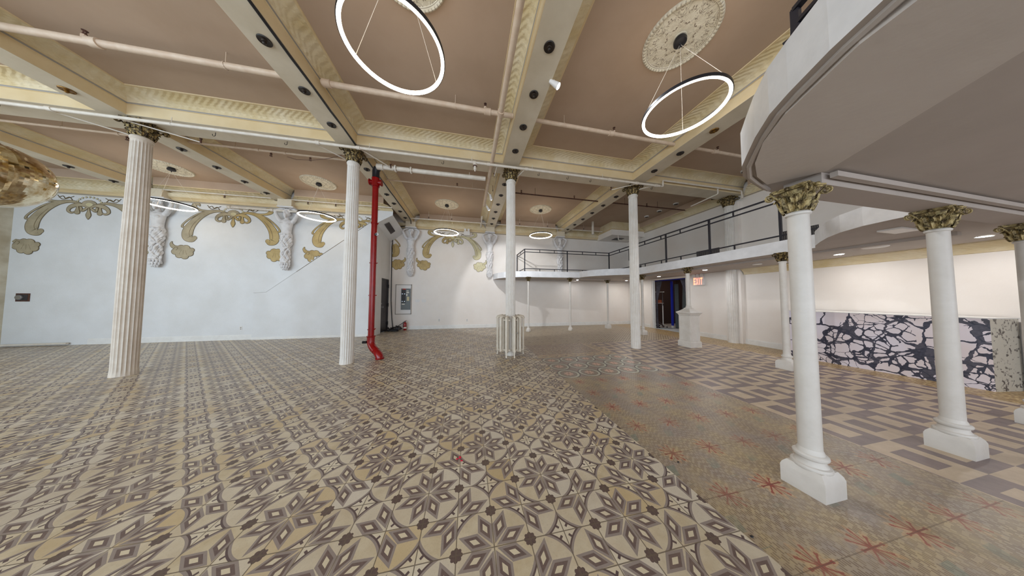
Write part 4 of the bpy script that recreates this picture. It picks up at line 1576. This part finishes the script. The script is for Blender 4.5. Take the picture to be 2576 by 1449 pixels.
st = make_statue('white bearded caryatid on the back wall, nearest the dark door and the breaker panel', (-2.36, YB, 2.21), 'plaster caryatids on the walls')
dup(st, (.935, YB, 2.21), label='white caryatid with arms raised on the back wall, left of the far balcony end', group='plaster caryatids on the walls')
dup(st, (4.30, YB, 2.21), label='white caryatid with raised arms seen behind the far balcony railing', group='plaster caryatids on the walls')
dup(st, (-5.80, YL, 2.21), label='white caryatid on the mural wall just above the diagonal edge, beside the second ring lamp', group='plaster caryatids on the walls')
dup(st, (-9.0, YL, 2.21), label='white caryatid on the mural wall, just right of the left fluted column', group='plaster caryatids on the walls')


# ================================================================== MURALS (painted in gold on the walls)
def spl(pts, n=10):
    """Catmull-Rom through points of any dimension"""
    out = []
    P = [pts[0]] + list(pts) + [pts[-1]]
    for i in range(1, len(P) - 2):
        for k in range(n):
            t = k / n
            out.append(tuple(.5 * ((2 * b_) + (c_ - a_) * t + (2 * a_ - 5 * b_ + 4 * c_ - d_) * t * t + (3 * b_ - a_ - 3 * c_ + d_) * t ** 3)
                             for a_, b_, c_, d_ in zip(P[i - 1], P[i], P[i + 1], P[i + 2])))
    out.append(tuple(pts[-1]))
    return out


class Paint:
    def __init__(s, clip=None):
        s.b = MB()
        s.clip = clip
        s.lay = 0

    def quad(s, pts, m, y):
        if s.clip and not all(s.clip(x, z) for x, z in pts):
            return
        ar = sum(pts[i][0] * pts[(i + 1) % len(pts)][1] - pts[(i + 1) % len(pts)][0] * pts[i][1] for i in range(len(pts)))
        if ar < 0:
            pts = list(reversed(pts))
        s.b.face([(x, -y, z) for x, z in pts], m)

    def stroke(s, pts, m, ol='goldline', w=.012, n=10):
        s.lay += 1
        pp = spl(pts, n)
        for (mm, extra, y) in ((ol, w, .003 + s.lay * .00012), (m, 0, .0045 + s.lay * .00012)):
            L_, R_ = [], []
            for i, (x, z, hw) in enumerate(pp):
                a_, c_ = pp[max(i - 1, 0)], pp[min(i + 1, len(pp) - 1)]
                dx, dz = c_[0] - a_[0], c_[1] - a_[1]
                l_ = math.hypot(dx, dz) or 1
                nx, nz = -dz / l_, dx / l_
                h_ = hw + extra
                L_.append((x + nx * h_, z + nz * h_)); R_.append((x - nx * h_, z - nz * h_))
            for i in range(len(pp) - 1):
                s.quad([L_[i], L_[i + 1], R_[i + 1], R_[i]], mm, y)
            for e in (0, -1):
                s.disc(pp[e][0], pp[e][1], pp[e][2] + extra, mm, y)

    def disc(s, x, z, r_, m, y, sx=1, sz=1):
        n_ = 14
        for k in range(n_):
            a0, a1 = 2 * PI * k / n_, 2 * PI * (k + 1) / n_
            s.quad([(x, z), (x + r_ * sx * math.cos(a0), z + r_ * sz * math.sin(a0)), (x + r_ * sx * math.cos(a1), z + r_ * sz * math.sin(a1))], m, y + .00005)

    def spot(s, x, z, r_, m, sx=1, sz=1, w=.012):
        s.lay += 1
        s.disc(x, z, r_ + w, 'goldline', .003 + s.lay * .00012, sx, sz)
        s.disc(x, z, r_, m, .0045 + s.lay * .00012, sx, sz)


def mural(label, xc, yw, clip=None, arms=(-1, 1), gl='gold', gr='gold', centre=True, clouds=(-1, 1), zo=0):
    p = Paint(clip)
    for sd in arms:
        g_ = gl if sd < 0 else gr
        S = lambda pts: [(sd * x, z, w) for x, z, w in pts]
        p.stroke(S([(.62, 4.00, .010), (.86, 3.90, .012), (1.06, 3.74, .014), (1.20, 3.58, .014), (1.24, 3.48, .02), (1.19, 3.46, .016)]), g_)
        p.stroke(S([(.42, 4.04, .012), (.66, 4.00, .018), (.86, 4.02, .03), (.98, 4.10, .055), (.96, 4.19, .045), (.87, 4.19, .022), (.85, 4.15, .01)]), g_)
        p.stroke(S([(.02, 3.90, .008), (.18, 3.97, .02), (.38, 4.02, .03), (.62, 3.96, .05), (.85, 3.78, .075), (1.02, 3.54, .10), (1.10, 3.32, .125), (1.09, 3.16, .12), (.99, 3.10, .085), (.92, 3.14, .04)]), g_)
        p.stroke(S([(1.03, 3.16, .004), (1.06, 3.3, .006), (.98, 3.55, .006), (.82, 3.78, .004)]), 'goldline', w=0)
        p.spot(sd * .93, 3.14, .062, g_, w=.006)
        p.stroke(S([(.36, 4.07, .008), (.42, 4.14, .008), (.50, 4.10, .008), (.55, 4.16, .008), (.63, 4.12, .006)]), 'goldline', w=.002, n=5)
        p.stroke(S([(.33, 4.17, .006), (.42, 4.12, .006), (.56, 4.07, .006), (.66, 4.18, .006)]), 'goldline', w=.002, n=5)
    if centre:
        p.spot(0, 3.97, .15, gl, 1, .72)
        p.spot(0, 3.955, .075, 'goldpale', 1, .7, .008)
        for k in range(9):
            a_ = R(18 + 18 * k)
            p.spot(.255 * math.cos(a_), 3.99 + .185 * math.sin(a_), .020, 'goldpale', w=.006)
        for sd in (-1, 1):
            g_ = gl if sd < 0 else gr
            S = lambda pts: [(sd * x, z, w) for x, z, w in pts]
            p.stroke(S([(.03, 3.86, .01), (.12, 3.93, .03), (.26, 3.93, .045), (.38, 3.86, .04), (.42, 3.76, .028), (.36, 3.70, .018), (.30, 3.72, .012)]), g_)
            p.stroke(S([(.05, 3.84, .02), (.14, 3.78, .03), (.17, 3.86, .02)]), g_)
            p.stroke(S([(.235, 3.88, .014), (.235, 3.80, .03), (.235, 3.72, .052)]), g_)
        p.stroke([(0, 3.86, .006), (0, 3.74, .03), (0, 3.66, .050), (0, 3.58, .028), (0, 3.54, .004)], gr)
    for sd in clouds:
        g_ = gl if sd < 0 else gr
        X0, Z0 = sd * 1.17, 2.72
        y0 = .003
        p.lay += 1
        lobes = [(-.17, -.02, .085), (-.13, .06, .085), (-.08, -.12, .085), (.04, -.15, .085), (.14, -.06, .085), (.18, .04, .06), (.02, .0, .16), (.05, .08, .10), (-.05, .10, .08)]
        for extra, mm, yy in ((.013, 'goldline', .003 + p.lay * .00012), (0, g_, .0045 + p.lay * .00012)):
            for k, (dx, dz, rr) in enumerate(lobes):
                p.disc(X0 - sd * dx * 1.1, Z0 + dz, rr + extra, mm, yy + k * .00002)
        p.stroke([(X0 + sd * .10, Z0 + .14, .008), (X0 + sd * .22, Z0 + .12, .045), (X0 + sd * .29, Z0 + .20, .03), (X0 + sd * .28, Z0 + .27, .008)], g_)
        p.stroke([(X0 + sd * .17, Z0 + .02, .004), (X0 + sd * .13, Z0 + .09, .006), (X0 + sd * .19, Z0 + .12, .006), (X0 + sd * .22, Z0 + .07, .005)], 'goldline', w=.003)
        for q in (-.09, 0, .09):
            p.stroke([(X0 + q * .5, Z0 + .04, .002), (X0 + q, Z0 - .1, .003)], 'goldline', w=.001, n=4)
    o_ = p.b.obj('painted_mural', None, False, (xc, yw - .001, zo), flip=False)
    return tag(o_, label, 'mural', 'painted scroll arches on the walls')


mural('grey-gold painted scroll arch on the mural wall, beside the mirror ball', -10.62, YL, gl='silver', gr='silver', clip=lambda x, z: -1.45 < x < 1.6)
mural('painted scroll arch between the two left-hand statues, its right arm brighter gold', -7.30, YL, gl='silver', gr='gold', clip=lambda x, z: -1.6 < x < 1.42)
mural('gold painted scroll arch behind the red standpipe, cut by the diagonal edge', -3.90, YL, clip=lambda x, z: x < .72 and z > 1.53 + (x - 2.35 + 0) * .0 + ((x - 3.90) + 6.30) * .844)
mural('gold painted scroll arch on the back wall, its right side paler', -.68, YB, gr='goldpale', clip=lambda x, z: -1.5 < x < 1.5)
mural('gold painted scroll fragment between the corner cable and the first back wall statue', -4.06, YB, arms=(1,), centre=False, clouds=(1,), clip=lambda x, z: x > .93)

# ================================================================== WALL THINGS
# breaker panel
t = thing('breaker_panel', 'open grey electrical breaker panel in a white wall frame beside the dark door', 'electrical panel', (-2.62, YB, 1.25))
s = MB()
s.box((-.31, -.02, -.62), (.31, 0, .62), 'plastic')
for a_, c_ in (((-.31, -.035, -.62), (-.285, -.02, .62)), ((.285, -.035, -.62), (.31, -.02, .62)), ((-.31, -.035, .595), (.31, -.02, .62)), ((-.31, -.035, -.62), (.31, -.02, -.595))):
    s.box(a_, c_, 'greyline')
s.obj('frame', t)
s = MB()
s.box((-.09, -.045, -.43), (.26, -.021, .45), 'panelgrey')
s.box((.10, -.055, -.43), (.27, -.045, .45), 'panelgrey')
enc = s.obj('enclosure', t)
s = MB()
s.box((-.07, -.052, -.14), (.085, -.045, .40), 'ventdark')
for r_ in range(9):
    for cx in (-.055, .03):
        if (r_ * 7 + int(cx * 100)) % 4:
            s.box((cx, -.062, -.10 + r_ * .052), (cx + .038, -.052, -.10 + r_ * .052 + .03), 'black' if r_ % 3 else 'steel')
s.obj('breakers', enc)
for k, (a_, c_, mm) in enumerate((((-.03, -.062, .405), (.09, -.056, .44), 'labelred'), ((.12, -.062, .34), (.20, -.056, .37), 'label'), ((.12, -.062, .26), (.22, -.056, .31), 'label'), ((.11, -.062, .14), (.16, -.056, .23), 'label'), ((.14, -.062, -.06), (.23, -.056, .11), 'goldpale'), ((-.05, -.062, -.22), (.06, -.056, -.18), 'label'))):
    s = MB(); s.box(a_, c_, mm); s.obj('paper_label', enc)
# switch plates
for k, (xx, n_, lb) in enumerate(((-2.08, 3, 'wide white switch plate right of the breaker panel'), (-1.82, 3, 'second wide white switch plate, with a lit toggle, right of the breaker panel'))):
    t = thing('switch_plate', lb, 'light switch', (xx, YB, 1.19), 0, 'switch plates beside the breaker panel')
    s = MB(); s.box((-.085, -.008, -.06), (.085, 0, .06), 'plastic'); s.obj('plate', t)
    for q in range(n_):
        s = MB(); s.box((-.055 + q * .046, -.016, -.022), (-.038 + q * .046, -.008, .022), 'trimwhite'); s.obj('toggle', t)
def outlet(label, loc, axis='y'):
    t = thing('wall_outlet', label, 'outlet', loc, 0 if axis == 'y' else R(90) if axis == 'x' else 0, 'white wall outlets')
    s = MB(); s.box((-.035, -.007, -.058), (.035, 0, .058), 'plastic'); s.obj('plate', t)
    for zz in (-.024, .024):
        s = MB(); s.box((-.015, -.010, zz - .015), (.015, -.006, zz + .015), 'greyline'); s.obj('socket', t)
outlet('white outlet low on the back wall under the mural, nearer the extinguisher', (-1.20, YB, .36))
outlet('white outlet low on the back wall under the mural, nearer the radiator', (-.03, YB, .34))
outlet('white outlet low on the mural wall left of the stair enclosure', (-6.95, YL, .36))
# emergency light
def emergency(label, loc, rz, three=False):
    t = thing('emergency_light', label, 'emergency light', loc, rz)
    s = MB(); s.box((-.13, -.07, -.09), (.13, .13, .09), 'plastic'); s.obj('housing', t)
    for xx in (-.07, .07):
        s = MB()
        s.lathe([(.03, -.02), (.05, -.09), (.052, -.10)], 'plastic', c=(xx, .14), n=16, axis='y')
        s.tube([(xx, -.03, .08), (xx, -.04, .12)], .012, 'plastic', 6)
        s.obj('lamp_head', t, True)
    return t
emergency('white twin-headed emergency light on the back wall above the right end of the mural', (-.08, YB - .13, 4.14), 0)

# exit sign on the right wall
t = thing('exit_sign', 'glowing red EXIT sign with emergency lamp heads on the right wall', 'exit sign', (XR, 6.15, 1.945), R(-90))
s = MB(); s.box((-.185, -.05, -.15), (.185, 0, .15), 'plastic'); s.obj('housing', t)
s = MB()
LET = {'E': [(0, 0, .3, 1), (0, 0, 1, .2), (0, .4, .85, .6), (0, .8, 1, 1)], 'I': [(.3, 0, .7, 1)], 'T': [(0, .8, 1, 1), (.35, 0, .65, 1)]}
xs = -.165
for ch, w in (('E', .072), ('X', .080), ('I', .045), ('T', .072)):
    if ch == 'X':
        for (x0, x1) in ((0, 1), (1, 0)):
            q = [(xs + x0 * (w - .022), -.12), (xs + x0 * (w - .022) + .022, -.12), (xs + x1 * (w - .022) + .022, .12), (xs + x1 * (w - .022), .12)]
            s.face([(x, -.054 - .0006 * x0, z) for x, z in q], 'exit')
    else:
        for (a_, b_, c_, d_) in LET[ch]:
            s.box((xs + a_ * w, -.055, -.12 + b_ * .24), (xs + c_ * w, -.05, -.12 + d_ * .24), 'exit')
    xs += w + .010
s.obj('letters', t, flip=False)['label'] = 'red letters reading EXIT'
for xx in (-.13, 0, .13):
    s = MB()
    s.lathe([(.03, -.02), (.058, -.09), (.06, -.10)], 'plastic', c=(xx, .205), n=18, axis='y')
    s.tube([(xx, -.04, .14), (xx, -.04, .17)], .012, 'plastic', 6)
    s.obj('lamp_head', t, True)

# recessed box on the left part of the mural wall
t = thing('wall_box', 'small recessed metal box low on the left end of the mural wall', 'wall box', (-11.76, YL, 1.31))
s = MB()
s.box((-.13, -.012, -.11), (.13, 0, .11), 'rust')
s.box((-.10, -.016, -.08), (.10, -.012, .08), 'ventdark')
s.obj('frame', t)
s = MB(); s.lathe([(.055, -.06), (.06, -.05), (.06, -.016)], 'steel', c=(-.03, 0), n=16, axis='y'); s.obj('round_cover', t, True)
s = MB()
s.tube([(-12.0, YL - .10, .05), (-10.75, YL - .06, .05)], .028, 'pipewhite', 10)
tag(s.obj('floor_pipe', None, True), 'white pipe lying along the foot of the mural wall at the far left', 'pipe')

# grilles on the right wall above the balcony
for k, (y0, y1, z0, z1, lb) in enumerate(((3.45, 4.05, 2.80, 3.10, 'dark wall grille above the balcony floor, right of the slim column at the bar end'), (5.50, 6.22, 2.52, 3.02, 'dark wall grille behind the long railing in its middle part'), (8.75, 9.35, 2.50, 2.90, 'dark wall grille behind the tall fluted column on the framed tiles'))):
    t = thing('wall_grille', lb, 'wall grille', (XR, (y0 + y1) / 2, (z0 + z1) / 2), 0, 'grilles on the right wall over the balcony')
    hy, hz_ = (y1 - y0) / 2, (z1 - z0) / 2
    s = MB(); s.box((-.012, -hy, -hz_), (0, hy, hz_), 'ventdark'); s.obj('back_plate', t)
    s = MB()
    n_ = int((y1 - y0) / .03)
    for q in range(n_):
        yy = -hy + (q + .5) * (y1 - y0) / n_
        s.box((-.022, yy - .006, -hz_ + .015), (-.012, yy + .006, hz_ - .015), 'vent')
    s.obj('slats', t)
s = MB()
s.box((-.03, -.2, -.3), (0, .2, .3), 'vent')
tag(s.obj('access_panel', None, False, (XR - .001, 9.35, 3.55)), 'plain grey panel high on the right wall in the far balcony corner', 'wall panel')

# dark door on the return wall
d = bpy.data.objects.new('door_1', None); COL.objects.link(d); d.location = (-3.23, 9.195, 0); struct(d)
s = MB(); s.box((-.02, -.345, .01), (.03, .345, 2.02), 'doorblack'); leaf_ = s.obj('door_leaf', d)
s = MB()
for a_, c_ in (((-.06, -.365, 0), (.065, -.345, 2.06)), ((-.06, .345, 0), (.065, .365, 2.06)), ((-.06, -.365, 2.02), (.065, .365, 2.06))):
    s.box(a_, c_, 'doorblack')
s.obj('door_frame', d)
for zz in (.3, 1.03, 1.78):
    s = MB(); s.tube([(.065, .35, zz - .07), (.065, .35, zz + .07)], .018, 'black', 10); s.box((.03, .27, zz - .06), (.04, .35, zz + .06), 'black'); s.obj('hinge', d, True)
s = MB()
s.lathe([(.03, .03), (.03, .045), (.012, .05), (.012, .075), (.028, .08), (.03, .10), (.02, .11)], 'steel', c=(-.28, .97), n=16, axis='x')
s.lathe([(.025, .03), (.025, .05)], 'steel', c=(-.28, 1.10), n=16, axis='x')
s.obj('handle', leaf_, True)

# fire extinguisher
t = thing('fire_extinguisher', 'red fire extinguisher standing on the floor below the breaker panel', 'fire extinguisher', (-2.50, 9.50, 0))
s = MB(); s.lathe([(.05, 0), (.056, .01), (.056, .27), (.045, .30), (.02, .32), (.016, .34)], 'red', n=24); s.obj('cylinder', t, True)
s = MB(); s.lathe([(.0572, .07), (.0572, .13)], 'label', n=24, cap=False); s.obj('paper_label', t, True)
s = MB(); s.box((-.02, -.015, .33), (.02, .015, .37), 'black'); s.tube([(0, 0, .37), (.05, -.01, .40), (.075, -.01, .385)], .007, 'red', 6); s.tube([(0, 0, .36), (.05, -.01, .36)], .006, 'black', 6); val_ = s.obj('valve', t, True)
s = MB(); s.tube([(-.02, 0, .35), (-.07, -.01, .33), (-.075, -.01, .2), (-.06, -.01, .1)], .009, 'black', 8); s.obj('hose', val_, True)

# ================================================================== MARBLED BAR
t = thing('bar_counter', 'long waist-high bar front wrapped in black-veined white marble paper against the right wall', 'bar counter', (7.40, 3.79, 0))
O = Vector((7.40, 3.79))
A, B_ = Vector((7.40, 3.79)) - O, Vector((7.57, 1.71)) - O
C_, D_ = Vector((8.06, 1.64)) - O, Vector((8.06, 3.80)) - O
s = MB(); nA = Vector((.03, 0))
s.prism([tuple(A), tuple(B_), tuple(B_ + nA), tuple(A + nA)], 0, 1.06, 'marble'); s.obj('front_panel', t)
s = MB(); s.prism([tuple(B_), tuple(C_), tuple(C_ + Vector((0, .03))), tuple(B_ + Vector((.0, .03)))], 0, 1.06, 'speckle'); s.obj('end_panel', t)['label'] = 'grey-speckled stone-like end panel'
s = MB(); s.prism([tuple(A), tuple(D_), tuple(D_ - Vector((0, .03))), tuple(A - Vector((0, .03)))], 0, 1.06, 'marble'); s.obj('far_end_panel', t)
s = MB(); s.prism([tuple(A + Vector((-.012, .01))), tuple(B_ + Vector((-.012, -.012))), tuple(C_ + Vector((0, -.012))), tuple(D_ + Vector((0, .01)))], 1.06, 1.075, 'trimwhite'); s.obj('worktop', t)
s = MB(); s.box((-.02, -.25, 0), (.02, .25, 1.02), 'vent')
tag(s.obj('grey_board', None, False, (8.03, 1.36, 0)), 'plain grey board leaning at the wall just past the speckled bar end', 'board')

# ================================================================== DARK DOORWAY AND BACK ROOM
b = MB()
b.box((XR + .15, 6.2, -.1), (10.9, 9.4, .0), 'concrete')
b.box((XR, 6.62, -.1), (XR + .15, 8.22, .003), 'concrete')
b.box((10.8, 6.2, 0), (10.9, 10.6, 2.9), 'backdark')
b.box((XR + .15, 6.1, 0), (10.9, 6.2, 2.9), 'backdark')
b.box((XR + .15, 9.4, 0), (10.9, 9.5, 2.9), 'backdark')
b.box((XR + .15, 6.1, 2.8), (10.9, 9.5, 2.9), 'backdark')
struct(b.obj('wall_backroom'))
s = MB()
s.box((XR + .02, 8.16, 0), (XR + .14, 8.215, 2.11), 'trimwhite'); s.box((XR + .02, 6.625, 0), (XR + .14, 6.68, 2.11), 'trimwhite')
struct(s.obj('door_2'))
s = MB(); s.box((8.50, 6.4, 2.10), (8.56, 9.35, 2.5), 'blue')
tag(s.obj('blue_header'), 'blue painted beam across the top of the dark doorway', 'beam')
s = MB(); s.box((9.0, 8.02, .1), (9.06, 8.10, 2.1), 'blue'); s.box((9.0, 8.02, 0), (9.06, 8.10, .1), 'plastic')
tag(s.obj('blue_post'), 'upright blue post with a white foot inside the dark doorway', 'post')
for k, (y0, y1, dy, lb) in enumerate(((7.84, 8.01, .0, 'narrow grey board standing beside the blue post in the dark doorway'), (7.05, 7.72, .09, 'wide grey board standing right of the black gap in the dark doorway'))):
    s = MB()
    s.prism([(9.12, y0), (9.15, y0), (9.15, y1 - dy), (9.12, y1 - dy)], 0, .02, 'greyboard')
    s.grid([[(9.12, y0, 0), (9.15, y0, 0), (9.15, y1, 0), (9.12, y1, 0)], [(9.12, y0, 1.96), (9.15, y0, 1.96), (9.15, y1 - dy, 1.96), (9.12, y1 - dy, 1.96)]], 'greyboard', True, True)
    tag(s.obj('grey_board'), lb, 'board')
for k, (ya, yb_, lb, tie) in enumerate(((8.17, 7.90, 'dark grey curtain gathered at the left side of the doorway', 1), (6.66, 6.95, 'dark grey curtain gathered at the right side of the doorway', -1))):
    s = MB()
    rows = []
    for i in range(26):
        z = 2.09 - i * 2.07 / 25
        q = (2.09 - z) / 2.07
        w = 1.0 - .80 * min(1, q / .42) if q < .42 else .20 + .10 * (q - .42)
        row = []
        for j in range(25):
            u = j / 24
            row.append((XR + .20 + .022 * math.sin(u * 30 + q * 2), ya + (yb_ - ya) * u * w * 1.25, z))
        rows.append(row)
    s.grid(rows, 'curtain')
    o_ = s.obj('curtain', None, True, flip=False)
    sd = o_.modifiers.new('thick', 'SOLIDIFY'); sd.thickness = .006
    tag(o_, lb, 'curtain')
t = thing('clothes_rack', 'white metal garment rack on castors inside the dark doorway', 'clothes rack', (8.62, 8.40, 0))
s = MB(); s.tube([(0, .35, 1.62), (0, -.33, 1.61)], .016, 'plastic', 8); s.obj('hanging_rail', t, True)
for yy in (.30, -.25):
    s = MB(); s.tube([(0, yy, .1), (0, yy, 1.0)], .016, 'plastic', 8); s.tube([(0, yy, .95), (0, yy, 1.6)], .010, 'steel', 8); s.obj('upright', t, True)
s = MB()
s.tube([(0, .35, .12), (0, -.3, .12)], .012, 'plastic', 8)
for yy in (.30, -.25):
    s.tube([(-.2, yy, .06), (-.1, yy, .12), (.1, yy, .12), (.2, yy, .06)], .012, 'plastic', 8)
s.obj('base', t, True)
for yy in (.30, -.25):
    for xx in (-.2, .2):
        s = MB(); s.lathe([(.028, yy - .01), (.028, yy + .01)], 'black', c=(xx, -.03 + .058), n=12, axis='y'); s.obj('castor', t, True)
t = thing('folding_table', 'small white table inside the dark doorway carrying a brown box', 'table', (8.95, 8.86, 0))
s = MB(); s.box((-.2, -.26, 1.08), (.2, .40, 1.10), 'plastic'); s.obj('tabletop', t)
for xx in (-.17, .17):
    for yy in (-.22, .36):
        s = MB(); s.tube([(xx, yy, 0), (xx, yy, 1.08)], .014, 'plastic', 6); s.obj('leg', t, True)
s = MB(); s.box((8.80, 8.62, 1.10), (9.06, 9.08, 1.24), 'cardboard')
tag(s.obj('brown_box'), 'brown cardboard box on the small table in the dark doorway', 'box')
s = MB()
for q in range(5):
    s.sphere((8.75 + .07 * (q % 2), 8.55 + .12 * q, .13), .12, 'black', 10, (1, 1.1, 1))
s.tube([(8.5, 8.55, .28), (8.5, 8.3, .26), (8.5, 8.1, .15), (8.5, 8.02, .06)], .035, 'backdark', 8)
tag(s.obj('dark_bundle', None, True), 'heap of black bags on the floor under the garment rack', 'bag')
area('backroom_lamp', (9.9, 7.9, 2.7), (0, 0, 0), .4, .4, 14, (1, .72, .55))

# ================================================================== FLOOR DEBRIS
for k, (x, y, lb, rr, mm) in enumerate(((-.05, 1.92, 'crumpled pink petals on the star tiles near the middle of the floor', .012, 'petal'), (-.67, 1.13, 'small red petal on the star tiles near the bottom edge of the view', .010, 'petal'),
                             (1.72, 1.52, 'tiny black scrap on the worn tiles left of the nearest slim column', .010, 'black'), (1.60, .98, 'small black curl on the tile joint near the nearest slim column', .011, 'black'))):
    s = MB()
    for q in range(4 if mm == 'petal' and k == 0 else 1):
        a_ = q * 1.7
        s.sphere((.012 * q * math.cos(a_), .012 * q * math.sin(a_), .005), rr, mm, 8, (1, .6, .35))
    tag(s.obj('floor_scrap', None, True, (x, y, 0)), lb, 'scrap')
